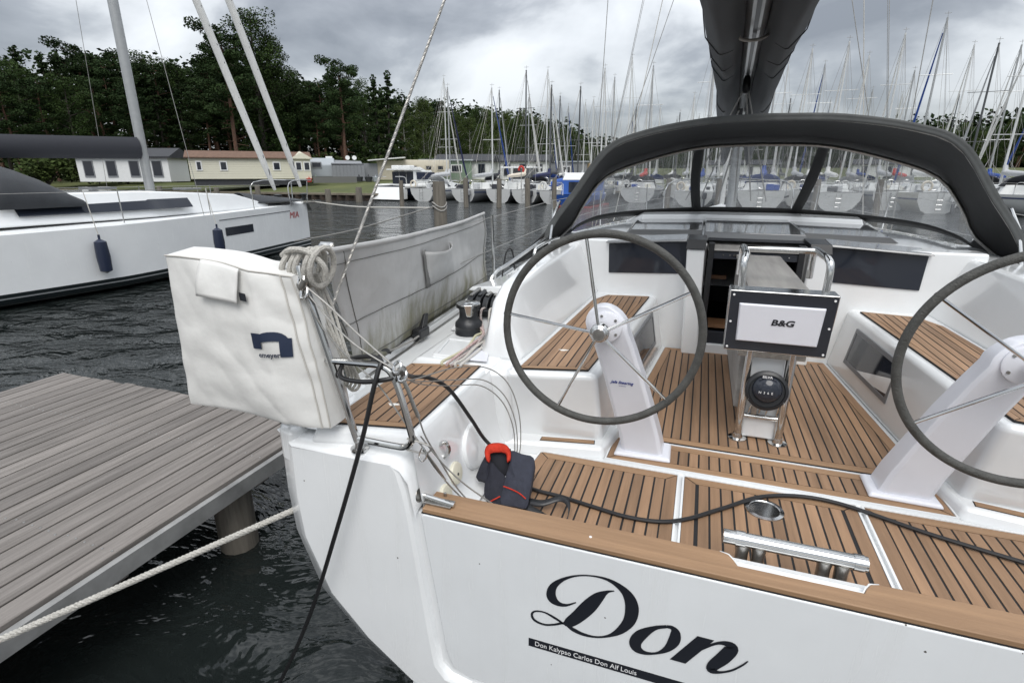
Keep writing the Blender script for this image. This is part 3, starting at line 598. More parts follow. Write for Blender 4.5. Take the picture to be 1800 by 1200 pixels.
MB().tube([(-1.505, 1.78, 1.86), (-1.455, 1.80, 1.925), (-1.415, 1.815, 1.92)], .012, 8).build('rail_end', STEEL, pp)
# shackles and turnbuckle at the top corner
for k, (x, y, z) in enumerate([(-1.262, 1.435, 1.862), (-1.248, 1.428, 1.822)]):
    MB().tube([(x - .012, y, z), (x - .006, y - .012, z - .022), (x + .012, y - .012, z - .020), (x + .014, y, z + .004), (x, y + .006, z + .012)], .0055, 8, closed=True, smooth=4).build('shackle', STEEL, pp)
# gate hook with shackle on the loop
for k, (x, y, z) in enumerate([(-.918, 1.45, 1.580), (-.900, 1.45, 1.552)]):
    MB().tube([(x - .014, y, z), (x - .006, y - .012, z - .018), (x + .013, y - .01, z - .012), (x + .014, y, z + .01), (x, y + .006, z + .016)], .006, 8, closed=True, smooth=4).build('shackle', STEEL, pp)
MB().tube([(-.90, 1.45, 1.315), (-.84, 1.46, 1.300), (-.815, 1.465, 1.285), (-.838, 1.462, 1.262), (-.905, 1.45, 1.270)], .0035, 6, smooth=5).build('wire_hook', WIRE, pp)
MB().tube([(-.845, 1.46, 1.285), (-.83, 1.455, 1.255), (-.845, 1.45, 1.235), (-.86, 1.455, 1.25)], .003, 6, closed=True, smooth=4).build('split_ring', STEEL, pp)
MB().tube([(-.905, 1.45, 1.545), (-.885, 1.452, 1.50), (-.868, 1.455, 1.44), (-.855, 1.46, 1.40)], .007, 8).build('turnbuckle', STEEL_D, pp)
MB().tube([(-.845, 1.462, 1.275), (-.818, 1.49, 1.20), (-.795, 1.52, 1.13)], [.004, .007, .007, .004], 8).build('turnbuckle', STEEL_D, pp)
MB().lathe([(.001, -.02), (.012, -.018), (.014, 0), (.012, .018), (.001, .02)], (-.907, 1.448, 1.567), 12, Matrix.Rotation(R(60), 3, 'Y')).build('clevis', STEEL_D, pp)
MB().lathe([(.001, -.02), (.012, -.018), (.014, 0), (.012, .018), (.001, .02)], (-1.252, 1.43, 1.842), 12, Matrix.Rotation(R(30), 3, 'Y')).build('clevis', STEEL_D, pp)
# guard wires dropped from the pushpit: taut upper pair, slack lower ones
def wire(name, P, r=.0028, smooth=6, m=None, parent=None): return MB().tube(P, r, 6, smooth=smooth).build(name, m or WIRE, parent or YA)
wire('guard_wire', [(-1.245, 1.43, 1.84), (-1.16, 1.435, 1.775), (-1.07, 1.44, 1.695), (-.93, 1.448, 1.58)], .0035)
wire('guard_wire', [(-1.245, 1.43, 1.82), (-1.14, 1.437, 1.70), (-1.05, 1.442, 1.63), (-.93, 1.448, 1.57)], .003)
wire('guard_wire', [(-1.25, 1.43, 1.80), (-1.19, 1.44, 1.68), (-1.10, 1.45, 1.58), (-1.0, 1.452, 1.50), (-.92, 1.455, 1.39), (-.83, 1.47, 1.25), (-.80, 1.53, 1.12), (-.76, 1.60, 1.0)], .003)
wire('guard_wire', [(-.855, 1.46, 1.40), (-.84, 1.475, 1.32), (-.80, 1.51, 1.20), (-.77, 1.56, 1.08), (-.72, 1.60, .98)], .003)
wire('guard_wire', [(-.848, 1.455, 1.33), (-.79, 1.49, 1.22), (-.72, 1.53, 1.12), (-.62, 1.60, 1.0)], .0028)
for k, (dy, dz) in enumerate([(0, 0), (.035, .012), (.085, .05)]):
    wire('slack_wire', [(-.92, 1.45, 1.565 - .02 * k), (-.93, 1.58 + dy * .3, 1.47 + dz * .2), (-.90, 1.78 + dy, 1.385 + dz), (-.83, 1.95 + dy, 1.33 + dz), (-.76, 2.02 + dy, 1.24 + dz), (-.715, 2.04 + dy, 1.12 + dz * .6), (-.70, 2.03 + dy, 1.0), (-.705, 2.0 + dy, .90)], .0025)
# stanchions and lifelines
def stanch(s):
    mx = lambda m: m if s < 0 else m.mirror(XC)
    for y in (4.2, 6.2, 8.2, 10.2):
        g, z = gun(y)
        o = mx(MB().tube([(g + .02, y, z), (g - .015 + .02, y, z + .60)], .0125, 8)).build('stanchion', STEEL, YA)
        mx(MB().lathe([(.013, .07), (.018, .07), (.020, .015), (.036, .010), (.036, 0)], (g + .02, y, z + .03), 16)).build('stanchion_base', STEEL, o)
    for h in (.585, .32):
        mx(MB().tube([(-1.50, 1.80, 1.25 + h)] + [(gun(y)[0] + .008, y, gun(y)[1] + h) for y in (4.2, 6.2, 8.2, 10.2, 12.6)], .003, 6)).build('lifeline', WIRE, YA)
    mx(MB().tube([(gun(10.9)[0] + .02, 10.9, 1.45), (gun(11)[0] + .04, 11.0, 2.0), (gun(12)[0] + .05, 12.2, 2.08), (XC, 13.5, 2.1)], .0125, 8, smooth=4)).build('pulpit', STEEL, YA)
stanch(-1); stanch(1)
# genoa car / cleat blocks on the rail
def carblock(y):
    g, z = gun(y)
    o = MB().box((g + .06, y, z + .055), (.06, .12, .06)).build('mooring_cleat', BLACKPL, YA, bevel=.012)
    MB().hexa([(g + .045, y - .01, z + .07), (g + .075, y - .01, z + .07), (g + .075, y + .06, z + .07), (g + .045, y + .06, z + .07)], [(g + .05, y + .05, z + .155), (g + .07, y + .05, z + .155), (g + .07, y + .09, z + .155), (g + .05, y + .09, z + .155)]).build('lever', BLACKPL, o, bevel=.006)
    return o
carblock(2.66)
o = MB().tube([(-1.54, 2.02, 1.275), (-1.53, 2.10, 1.315), (-1.525, 2.26, 1.32), (-1.53, 2.34, 1.28)], .017, 10, smooth=4).build('mooring_cleat', BLACKPL, YA)
MB().box((-1.53, 2.18, 1.285), (.05, .1, .05)).build('cleat_base', BLACKPL, o, bevel=.01)
MB().lathe([(.03, 0), (.03, .09), (.022, .10)], (-1.585, 2.17, 1.27), 14).build('rail_boot', BLACKPL, YA)
# stern cleat below the white cover
o = MB().tube([(-1.50, 1.50, 1.262), (-1.46, 1.50, 1.268), (-1.38, 1.50, 1.262)], .011, 10).build('stern_cleat', STEEL, YA)
MB().lathe([(.012, .03), (.014, .012), (.028, .006), (.028, 0)], (-1.455, 1.50, 1.236), 14).build('cleat_post', STEEL_D, o)
# mast, backstay, shrouds, boom gear -------------------------------------
ms = MB().loft([[(XC + .07 * math.cos(a), 8.75 + .11 * math.sin(a), z) for a in [2 * math.pi * j / 16 for j in range(16)]] for z in (1.7, 14.0)]).build('mast', ALU, YA)
for z, hw in ((5.6, 1.90), (9.6, 1.3)):
    for s in (-1, 1): MB().tube([(XC, 8.75, z), (XC + s * hw, 8.45, z + .08)], .02, 8).build('spreader', ALU, ms)
bs = Vector((-1.485, 1.52, 1.24)); bt = Vector((XC, 8.7, 13.4))
# laid wire: three helical strands
def laid(name, P, r, parent, m, turns=38, strands=4, length=6.0, org=None, lay=None):
    P = [Vector(p) for p in P]; mb = MB(); a, b = P[0], P[-1]; t = (b - a).normalized(); x = t.cross(Vector((0, 0, 1))).normalized(); y = t.cross(x); tot = (b - a).length; Lh = min(length, tot); n = turns * 8
    for k in range(strands):
        mb.tube([a + t * (Lh * i / n) + (x * math.cos(2 * math.pi * (i / 8 + k / strands)) + y * math.sin(2 * math.pi * (i / 8 + k / strands))) * r * .52 for i in range(n + 1)], r * .62, 6)
    if tot > Lh: mb.tube([a + t * Lh, b], r, 6)
    return mb.build(name, m, parent, org=org)
laid('backstay', [bs, bt], .0062, YA, WIRE, turns=95, strands=4, length=4.2)
MB().tube([bs + (bt - bs).normalized() * q for q in (-.02, .28)], .013, 8).build('backstay_screw', STEEL, YA)
MB().tube([(2 * XC - bs.x, bs.y, bs.z), bt], .006, 6).build('backstay', WIRE, YA)
for s in (-1, 1):
    MB().tube([(XC + s * 2.0, 8.4, 1.35), (XC + s * 1.90, 8.45, 5.68)], .0055, 6).build('shroud', WIRE, YA)
    for zt, r_ in ((13.4, .004), (8.0, .005)): MB().tube([(XC + s * 1.955, 8.4, 1.4), (XC, 8.75, zt)], r_, 6).build('shroud', WIRE, YA)
    MB().tube([(XC + s * 1.955, 8.42, 1.4), (XC, 8.70, 13.0)], .003, 6).build('shroud', WIRE, YA)
    MB().tube([(XC + s * 1.67, 8.4, 1.5), (XC, 8.65, 11.7)], .0055, 6).build('flag_halyard', ROPEW, YA)
MB().tube([(XC, 13.2, 1.5), (XC, 8.8, 13.8)], .05, 8).build('furled_genoa', mat('sail_white', (.74, .74, .72), .7, var=.06), YA)
# ================================================================== sprayhood
SH = empty('sprayhood', (XC, 4.3, 1.6), 'black fabric sprayhood with clear windows arched over the companionway', 'sprayhood')
TT = [0, .12, .26, .42, .56, .78, 1.0]
AC = [(-1.275, 4.22, 1.56), (-1.15, 4.28, 1.83), (-.985, 4.30, 2.06), (-.75, 4.30, 2.375), (-.48, 4.30, 2.49), (-.05, 4.30, 2.562), (XC, 4.30, 2.578)]
MC = [(-1.255, 4.24, 1.57), (-1.09, 4.68, 1.77), (-.99, 4.77, 1.975), (-.83, 4.85, 2.19), (-.52, 4.90, 2.315), (-.08, 4.92, 2.42), (XC, 4.92, 2.44)]
FC = [(-1.25, 4.26, 1.56), (-1.13, 4.70, 1.67), (-1.08, 5.02, 1.73), (-.95, 5.42, 1.765), (-.62, 5.68, 1.79), (-.06, 5.80, 1.815), (XC, 5.80, 1.82)]
def curve(C):
    P = catmull(C, 12)
    def f(t):
        for i in range(6):
            if t <= TT[i + 1] or i == 5:
                k = (i + (t - TT[i]) / (TT[i + 1] - TT[i])) * 12; break
        k = max(0, min(len(P) - 1.001, k)); j = int(k); return P[j].lerp(P[j + 1], k - j)
    def g(s):       # s 0..2 across the whole width
        if s <= 1: return f(s)
        p = f(2 - s); return Vector((2 * XC - p.x, p.y, p.z))
    return g
fA, fM, fF = curve(AC), curve(MC), curve(FC)
def roof(u, v):
    s = u * 2; a, m = fA(s), fM(s); p = a.lerp(m, v); p.z += .035 * math.sin(v * math.pi) * math.sin(min(1, u * 2 if u < .5 else 2 - 2 * u) * math.pi / 2); return p
def front(u, v):
    s = u * 2; p = fM(s).lerp(fF(s), v); c = fM(s) - Vector((XC, 4.3, 1.8)); c.z *= .4
    if c.length > .01: p += c.normalized() * .05 * math.sin(v * math.pi)
    p.y += .012 * math.sin(s * 23) * math.sin(v * math.pi); return p
def inwin(u, v):
    s = u * 2; s = s if s <= 1 else 2 - s
    if v > .90 or v < .06: return False
    return .175 < s < .765 or s > .805
MB().grid(roof, 64, 6).build('hood_roof', HOOD, SH, solid=.006, ang=80)
MB().grid(front, 160, 20, lambda u, v: not inwin(u, v)).build('hood_panel', HOOD, SH, solid=.005, ang=80)
for lo, hi in ((.0, .39), (.39, .61), (.61, 1.0)):
    MB().grid(front, 160, 20, lambda u, v: inwin(u, v) and lo < u < hi).build('clear_window', VINYL, SH, ang=80)
# hem band and frame bows
def hem(u, v):
    s = u * 2; p = fA(s).copy(); c = p - Vector((XC, 4.3, 1.5)); c.normalize(); p += c * (-.035 + .05 * v); p.y += -.012 + .02 * v * (1 - v); return p
MB().grid(hem, 64, 3).build('hood_hem', mat('hood_hem_fabric', (.075, .08, .08), .6, var=.2, vscale=9), SH, solid=.006, ang=80)
MB().tube([fM(.03 + 1.94 * i / 40) - Vector((0, .02, .02)) for i in range(41)], .0125, 8).build('frame_bow', STEEL_D, SH)
MB().tube([fA(2 * i / 40) + Vector((0, .03, -.02)) for i in range(41)], .0125, 8).build('frame_bow', STEEL_D, SH)
for s in (-1, 1):
    m = MB().tube([(-1.13, 4.10, 1.63), (-1.165, 4.34, 1.86), (-1.13, 4.42, 1.98)], .011, 8)
    (m if s < 0 else m.mirror(XC)).build('frame_leg', STEEL, SH)
    m = MB().add([(-1.285, 4.20, 1.55), (-1.36, 3.82, 1.52), (-1.20, 4.27, 1.75)], [(0, 1, 2)])
    (m if s < 0 else m.mirror(XC)).build('side_flap', HOOD, SH, solid=.008)
    m = MB().tube([(-1.40, 3.72, 1.36), (-1.385, 3.80, 1.62), (-1.35, 3.84, 1.64), (-1.335, 3.86, 1.50)], .006, 6, smooth=4)
    (m if s < 0 else m.mirror(XC)).build('hood_strap', CABLE, SH)

# ================================================================== boom with sail bag
BM = empty('boom', (.39, 8.6, 3.04), 'grey boom with dark grey canvas sail bag slung above the cockpit', 'boom')
def bc(y): return Vector((.13 + (y - 2.5) * .0388, y, 3.05))
MB().loft([[bc(y) + Vector((.062 * math.cos(a), 0, .085 * math.sin(a))) for a in [2 * math.pi * (j + .5) / 14 for j in range(14)]] for y in (2.3, 8.65)]).build('boom_spar', ALU, BM, ang=30)
MB().box(bc(4.2) - Vector((0, 0, .088)), (.022, 3.6, .012), rz=-R(2.2)).build('boom_groove', BLACKPL, BM)
def bagside(s):
    def f(u, v):
        y = 2.35 + u * 5.9; c = bc(y)
        prof = [(.062, -.04), (.11, -.14), (.185, -.185), (.265, -.10), (.30, .08), (.295, .32), (.20, .60), (.03, .72)]
        k = v * 7; i = min(6, int(k)); a, b = prof[i], prof[i + 1]; t = k - i
        x = a[0] + (b[0] - a[0]) * t; z = a[1] + (b[1] - a[1]) * t
        tap = 1 - .25 * u; wob = noise.noise(Vector((y * 1.3, v * 3, s * 5))) * .03 + .018 * math.sin(y * 5.2 + v * 2.5) * math.sin(v * math.pi)
        droop = -.62 * max(0, (u - .40) / .60) * math.sin(min(1, v * 1.5) * math.pi) ** .8
        return c + Vector((s * (x * tap + wob * (.3 + v)), 0, z * tap + wob + droop))
    o = MB().grid(f, 90, 26).build('sail_bag', BAG, BM, ang=80, solid=.004)
    for y in (3.75, 4.25, 4.75, 5.6):
        u = (y - 2.35) / 5.9
        MB().tube([f(u, v) + Vector((s * .006, 0, -.005)) for v in [.02 + .55 * i / 20 for i in range(21)]], .0035, 5).build('bag_seam', CABLE, o)
    return o
bl = bagside(-1); bagside(1)
for k in range(3): MB().box(bc(4.55) + Vector((-.262 - .002 * k, .02 * k, .02 - .035 * k)), (.004, .14 - .03 * k, .014), M=Matrix.Rotation(R(12), 3, 'X')).build('print_mark', WHITEINK, bl)
MB().lathe([(.001, .055), (.03, .05), (.045, .03), (.05, 0), (.045, -.03), (.03, -.05), (.001, -.055)], bc(5.15) - Vector((.0, 0, .155)), 16, Matrix.Diagonal((.62, .8, 1.35))).build('sheet_block', BLACKPL, BM)
MB().tube([bc(5.15) - Vector((0, 0, .085)), bc(5.15) - Vector((.012, 0, .10)), bc(5.15) - Vector((.012, 0, .125)), bc(5.15) - Vector((-.012, 0, .125)), bc(5.15) - Vector((-.012, 0, .10))], .006, 6, closed=True).build('block_shackle', STEEL, BM)
MB().box(bc(5.3) - Vector((.02, 0, .40)), (.035, .04, .16)).build('sheet_block', BLACKPL, BM, bevel=.01)
for a, b in (((-.02, 0, -.20), (-.42, .95, -1.12)), ((.02, 0, -.20), (.36, .95, -1.12)), ((.005, 0, -.21), (.22, 1.0, -1.12)), ((-.03, .12, -.34), (-.28, .9, -1.12)), ((-.01, .13, -.48), (-.10, .9, -1.12)), ((.0, .13, -.45), (.06, .9, -1.12))):
    MB().tube([bc(5.15) + Vector(a), bc(5.15) + Vector(b)], .007, 6).build('mainsheet', ROPEG, BM)
MB().tube([bc(3.6) + Vector((-.07, 0, .05)), bc(3.62) + Vector((-.085, 0, -.10)), bc(3.66) + Vector((-.03, 0, -.125)), bc(3.75) + Vector((.05, 0, -.10)), bc(3.9) + Vector((.10, 0, -.03))], .009, 8, smooth=5).build('reefing_line', ROPEG, BM)

# ================================================================== steering wheels
def wheel(c, yaw, ph, label):
    e_ = empty('steering_wheel', c, label, 'steering wheel'); Rr = .405
    u = Vector((math.cos(yaw), math.sin(yaw), 0)); wv = Vector((0, 0, 1)); nrm = u.cross(wv); c = Vector(c)
    pt = lambda t, r=Rr, d=0: c + (u * math.sin(t) + wv * math.cos(t)) * r + nrm * d
    rim = MB().tube([pt(2 * math.pi * i / 96) for i in range(96)], .0165, 12, closed=True).build('rim', LEATHER, e_)
    for k in range(5):
        t = ph + k * 2 * math.pi / 5
        MB().tube([pt(t, .035, .022), pt(t, Rr - .01, 0)], .0068, 10).build('spoke', STEEL, e_)
        MB().tube([pt(t + .012 * i - .012) for i in range(3)], .0172, 10).build('rim_stitching', mat('stitch_%d' % k, (.16, .16, .15), .7) if False else LEATHER, rim)
    M = Matrix((u, wv, nrm)).transposed()
    MB().lathe([(.001, -.06), (.030, -.06), (.034, -.012), (.040, -.008), (.040, .026), (.036, .032), (.031, .034), (.030, .044), (.026, .047), (.001, .047)], c, 32, M).build('hub', STEEL, e_)
    MB().lathe([(.001, .0), (.022, .0), (.0215, .0025), (.001, .003)], c + nrm * .0468, 24, M).build('hub_cap', STEEL_D, e_)
    return e_
wheel((-.356, 2.12, 1.569), .056, -.186, 'spoked steering wheel with grey leather rim on the pedestal carrying the blue steering sticker')
wheel((2 * XC + .356, 2.12, 1.569), -.056, .30, 'spoked steering wheel with grey leather rim on the pedestal without a sticker')

# ================================================================== cockpit table
TB = empty('cockpit_table', (XC, 2.75, .884), 'cockpit table on steel legs with folded grey leaves and instrument pod', 'table')
def pod(x0, x1, y0, y1, z0, z1, tilt=.05): return MB().hexa([(x0 + .004, y0 + tilt, z0), (x1 - .004, y0 + tilt, z0), (x1 - .004, y1, z0), (x0 + .004, y1, z0)], [(x0, y0, z1), (x1, y0, z1), (x1, y1, z1), (x0, y1, z1)])
pd = pod(.155, 2 * XC - .155, 2.60, 2.72, 1.385, 1.690).build('instrument_pod', STEEL, TB, bevel=.006)
pf = lambda x, z, d=0: Vector((x, 2.60 + (1.690 - z) / .305 * .05 - d, z))
MB().add([pf(.162, 1.392, .003), pf(2 * XC - .162, 1.392, .003), pf(2 * XC - .160, 1.682, .003), pf(.160, 1.682, .003)], [(0, 1, 2, 3)]).build('panel', NAVYP, pd, smooth=False)
cov = MB().hexa([pf(.206, 1.440, .004), pf(2 * XC - .206, 1.440, .004), pf(2 * XC - .20, 1.632, .004), pf(.20, 1.632, .004)], [pf(.212, 1.446, .018), pf(2 * XC - .212, 1.446, .018), pf(2 * XC - .206, 1.626, .018), pf(.206, 1.626, .018)]).build('plotter_cover', PLAS_W, pd, bevel=.004)
text('lettering', 'B&G', .040, frame(pf(.345, 1.535, .0195), (1, 0, 0), (0, -.16, 1)), INK, pd, shear=.15, sx_=1.25, bold=.0012)
for x in (.174, 2 * XC - .174):
    for z in (1.405, 1.535, 1.668): MB().lathe([(.001, 0), (.0055, 0), (.005, .003), (.001, .003)], pf(x, z, .003), 10, Matrix.Rotation(R(90), 3, 'X')).build('screw', WHITEINK, pd)
for x in (.285, 2 * XC - .285):
    l = MB().tube([(x, 2.735, .886), (x, 2.70, 1.39)], .019, 14).build('leg', STEEL, TB)
    MB().lathe([(.018, .03), (.022, .03), (.026, .008), (.045, .005), (.046, 0)], (x, 2.735, .885), 24).build('leg_flange', STEEL, l)
MB().tube([(.285, 2.73, 1.02), (2 * XC - .285, 2.73, 1.02)], .013, 12).build('cross_bar', STEEL, TB)
MB().box((XC, 2.72, 1.365), (.30, .06, .035)).build('under_plate', STEEL_D, TB, bevel=.004)
cb = MB().lathe([(.001, -.03), (.095, -.03), (.098, -.01), (.096, .012), (.082, .018), (.078, .012), (.001, .010)], (XC, 2.665, 1.19), 40, Matrix.Rotation(R(80), 3, 'X')).build('compass', BLACKPL, TB)
MB().lathe([(.070, .0), (.064, .022), (.048, .040), (.02, .050), (.001, .051)], (XC, 2.662, 1.20), 28, Matrix.Rotation(R(80), 3, 'X')).build('compass_dome', GLASSD, cb)
for k in range(13):
    a = R(-60 + k * 10 - 90 + 0); p = Vector((XC + .086 * math.cos(a), 2.644 - .0, 1.19 + .086 * math.sin(a)))
    MB().box(p, (.003, .002, .010), M=Matrix.Rotation(-a - R(90), 3, 'Y')).build('scale_mark', WHITEINK, cb)
text('lettering', 'SILVA', .018, frame((XC - .03, 2.640, 1.263), (1, 0, 0), (0, -.17, 1)), WHITEINK, cb, bold=.0006)
text('lettering', 'N  3  6  E', .016, frame((XC - .042, 2.608, 1.195), (1, 0, 0), (0, -.1, 1)), WHITEINK, cb, extr=.001)
# carcass and leaves
MB().box((XC, 3.34, 1.20), (.16, 1.18, .62)).build('carcass', GELC, TB, bevel=.012)
for s in (-1, 1):
    MB().box((XC + s * .115, 3.36, 1.34), (.026, 1.12, .62)).build('leaf', GREYWOOD, TB, bevel=.006)
MB().box((XC, 3.36, 1.664), (.27, 1.12, .024)).build('table_top', GREYWOOD, TB, bevel=.005)
for s in (-1, 1):
    m = MB().tube([(.205, 2.66, 1.688), (.203, 2.665, 1.80), (.210, 2.70, 1.835), (.215, 2.80, 1.84), (.215, 2.98, 1.84), (.215, 3.02, 1.815), (.215, 3.03, 1.69)], .0165, 12, smooth=5)
    (m if s < 0 else m.mirror(XC)).build('handrail', STEEL, TB)
MB().tube([(.215, 2.93, 1.84), (2 * XC - .215, 2.93, 1.84)], .0145, 12).build('handrail', STEEL, TB)
MB().box((.345, 2.735, 1.07), (.025, .02, .12)).build('bracket', STEEL_D, TB)
for x in (.32, .40): MB().tube([(x, 2.73, 1.03), (x + .01, 2.71, 1.09), (x + .05, 2.71, 1.10), (x + .05, 2.73, 1.04)], .004, 6, smooth=4).build('bottle_ring', STEEL, TB)

# ================================================================== weather cloth
def cloth_pt(u, v):     # u aft->fwd, v bottom->top
    bl_, br = Vector((-1.505, 2.02, 1.27)), Vector((-1.695, 4.17, 1.31)); tl, tr = Vector((-1.405, 1.75, 1.905)), Vector((-1.712, 4.18, 1.885))
    p = bl_.lerp(br, u).lerp(tl.lerp(tr, u), v)
    p.z -= .028 * math.sin(u * math.pi) * v
    p.x += .022 * math.sin(u * math.pi) * math.sin(v * math.pi) + .006 * math.sin((u * 9 + v * 7)) + .012 * noise.noise(Vector((u * 6, v * 4, 1.7))) + .006 * noise.noise(Vector((u * 17, v * 9, 4.7)))
    return p
WC = MB().grid(cloth_pt, 60, 24).build('weather_cloth', CANVAS, None, solid=.003, ang=80, org=(-1.6, 3.0, 1.27))
tag(WC, 'stained grey canvas weather cloth laced between pushpit and stanchion', 'weather cloth')
def seam(P, name='seam', r=.0022, m=None): MB().tube(P, r, 5).build(name, m or mat('seam_thread', (.10, .10, .095), .9), WC)
def off(u, v, d=.004): return cloth_pt(u, v) + Vector((d, 0, 0))
SEAM = mat('seam_thread', (.12, .12, .11), .9)
seam([off(i / 40, .90) for i in range(41)], m=SEAM, r=.0016); seam([off(i / 40, .44) for i in range(41)], m=SEAM, r=.0022); seam([off(.975, i / 10) for i in range(11)], m=SEAM); seam([off(i / 40, .10) for i in range(41)], m=SEAM)
seam([off(.03 + .02 * i / 10, i / 10) for i in range(11)], m=SEAM)
PU = .40
MB().tube([cloth_pt(i / 40, 1.0) for i in range(41)], .012, 8).build('hem', CANVAS, WC)
MB().grid(lambda u, v: cloth_pt(PU + .20 * u, .46 + .36 * v) + Vector((.012 + .075 * v * math.sin(u * math.pi) ** .6, 0, -.02 * v * math.sin(u * math.pi))), 14, 10).build('pocket', CANVAS, WC, solid=.003, ang=80)
MB().grid(lambda u, v: cloth_pt(PU - .012 + .022 * u, .44 + .40 * v) + Vector((.016, 0, 0)), 3, 8).build('pocket_binding', mat('grey_binding', (.17, .17, .165), .85), WC, solid=.003)
MB().tube([cloth_pt(0, .97), cloth_pt(0, .97) + Vector((.0, -.03, .0)), Vector((-1.415, 1.815, 1.92))], .006, 6).build('tie', ROPEW, WC)
for v in (.3, .5, .72): MB().tube([cloth_pt(.985, v), Vector((-1.716, 4.2, cloth_pt(1, v).z))], .005, 6).build('tie', ROPEW, WC)
MB().tube([cloth_pt(.0, .44) + Vector((.01, 0, 0)), (-1.53, 2.0, 1.57)], .004, 6).build('tie', WIRE, WC)

# ================================================================== white cover of the rescue buoy on the pushpit
HC = empty('buoy_cover', (-1.36, 1.40, 1.34), 'white vinyl rescue buoy cover hung on the pushpit with dark blue print', 'cover')
def hc(u, v, d=0):      # u left->right, v bottom->top, d depth towards the bow
    xl, xr = -1.80 + .02 * v, -1.195 - .085 * v ** 1.3
    x = xl + (xr - xl) * u; z = 1.350 + v * .575 + .012 * math.sin(u * 4) - .045 * u * v * v - .02 * u * (1 - v)
    bul = math.sin(min(1, max(0, u)) * math.pi) ** .5 * math.sin(min(1, max(0, v)) * math.pi) ** .5
    wr = .005 * noise.noise(Vector((u * 5, v * 7, 2.2))) + .010 * (1 - abs(noise.noise(Vector((u * 4 + v * 2.5, v * 2.2 - u, 7.1)))) * 3) * (.25 + .75 * u) * .6 + .003 * math.sin(v * 11 + u * 5) * u
    y = 1.362 - .026 * bul + wr + .09 * max(0, u - .75) / .25 * .6
    return Vector((x, y + d * (.12 + .035 * bul), z + d * .015))
mb = MB(); mb.grid(lambda u, v: hc(u, v), 80, 80); mb.grid(lambda u, v: hc(u, v, 1), 20, 20)
for fn in (lambda u, v: hc(1, u, v) + Vector((.010 * math.sin(v * math.pi), 0, 0)), lambda u, v: hc(0, u, v), lambda u, v: hc(u, 0, v), lambda u, v: hc(u, 1, v)): mb.grid(fn, 44, 6)
mb.build('cover_body', VINYLW, HC, ang=55)
fl = MB().grid(lambda u, v: hc(.36 + .33 * u - .04 * v, 1.0 - .22 * v) + Vector((0, -.014 - .01 * v, 0)), 12, 10).build('cover_flap', VINYLW, HC, solid=.004, ang=70)
MB().grid(lambda u, v: hc(.66 + .05 * u, .80 + .05 * v) + Vector((0, -.012, 0)), 3, 3).build('fastener', INK, HC)
SEAMW = mat('cover_seam', (.5, .48, .44), .8)
for P in ([hc(.93 + .03 * (1 - i / 20), i / 20) + Vector((0, -.004, 0)) for i in range(21)], [hc(.995, i / 20) + Vector((.002, -.002, 0)) for i in range(21)], [hc(i / 20, .995) + Vector((0, -.002, .002)) for i in range(21)]):
    MB().tube(P, .0028, 6).build('cover_seam', SEAMW, HC)
# print: a bold n with a small line of lettering
def hcp(x, z):
    best = None; u = (x + 1.80) / .56; v = (z - 1.35) / .56
    for _ in range(8):
        p = hc(u, v); u += (x - p.x) / .56; v += (z - p.z) / .56
    return hc(u, v) + Vector((0, -.005, 0))
def patch(pts, name, m):
    mb = MB(); mb.grid(lambda u, v: hcp(pts[0] + (pts[1] - pts[0]) * u, pts[2] + (pts[3] - pts[2]) * v), 6, 8); return mb
nb = MB()
for q in ((-1.415, -1.380, 1.626, 1.682), (-1.322, -1.284, 1.597, 1.664), ):
    nb.v, nb.f = nb.v, nb.f; nb.grid(lambda u, v: hcp(q[0] + (q[1] - q[0]) * u, q[2] + (q[3] - q[2]) * v), 4, 8)
nb.grid(lambda u, v: hcp(-1.402 + .116 * u - .004 * u * v, 1.655 + .032 * v * (1 - (2 * u - 1) ** 4 * .55) - .012 * (2 * u - 1) ** 2), 10, 4)
nb.build('print_letter', NAVY, HC)
lt = text('print_lettering', 'emeyer', .0245, Matrix.Translation((-1.395, 0, 1.597)) @ Matrix.Rotation(R(90), 4, 'X'), NAVY, HC, extr=.0, bold=.0007)
for vtx in lt.data.vertices:
    wx, wz = vtx.co.x + HC.location.x, vtx.co.z + HC.location.z; p = hcp(wx, wz); vtx.co.y = p.y - .003 - HC.location.y
MB().tube([(-1.47, 1.43, 1.36), (-1.46, 1.46, 1.31), (-1.45, 1.50, 1.27)], .006, 6).build('cover_hook', STEEL, HC)

# ================================================================== loose gear
def rope(name, P, r, m, label, cat, group=None, smooth=6, seg=8):
    P = [Vector(p) for p in P]
    o = MB().tube(P, r, seg, smooth=smooth).build(name, m, None, org=P[0]); return tag(o, label, cat, group)
rope('power_cable', [(-1.72, 1.25, -.25), (-1.58, 1.36, .03), (-1.358, 1.36, .473), (-1.177, 1.37, .933), (-1.052, 1.39, 1.29), (-0.998, 1.41, 1.49), (-0.984, 1.432, 1.562), (-.985, 1.455, 1.592), (-1.045, 1.480, 1.592), (-1.12, 1.48, 1.575), (-1.158, 1.465, 1.545), (-1.137, 1.435, 1.518), (-1.047, 1.43, 1.516), (-0.95, 1.44, 1.535), (-.93, 1.50, 1.535), (-.965, 1.62, 1.475), (-.950, 1.72, 1.435), (-.905, 1.80, 1.362), (-.845, 1.88, 1.20), (-.818, 1.945, 1.085), (-.79, 2.02, .99), (-.72, 2.05, .91), (-.64, 1.98, .897), (-.582, 1.915, .896), (-.451, 1.902, .894), (-.312, 1.877, .894), (-.17, 1.854, .894), (-.039, 1.866, .894), (.066, 1.922, .894), (.195, 2.035, .896), (.38, 2.194, .896), (.62, 2.24, .896), (.95, 2.12, .896), (1.3, 2.02, .896)], .0085, CABLE, 'black power cable looped over the rail and across the teak floor', 'cable', smooth=8)
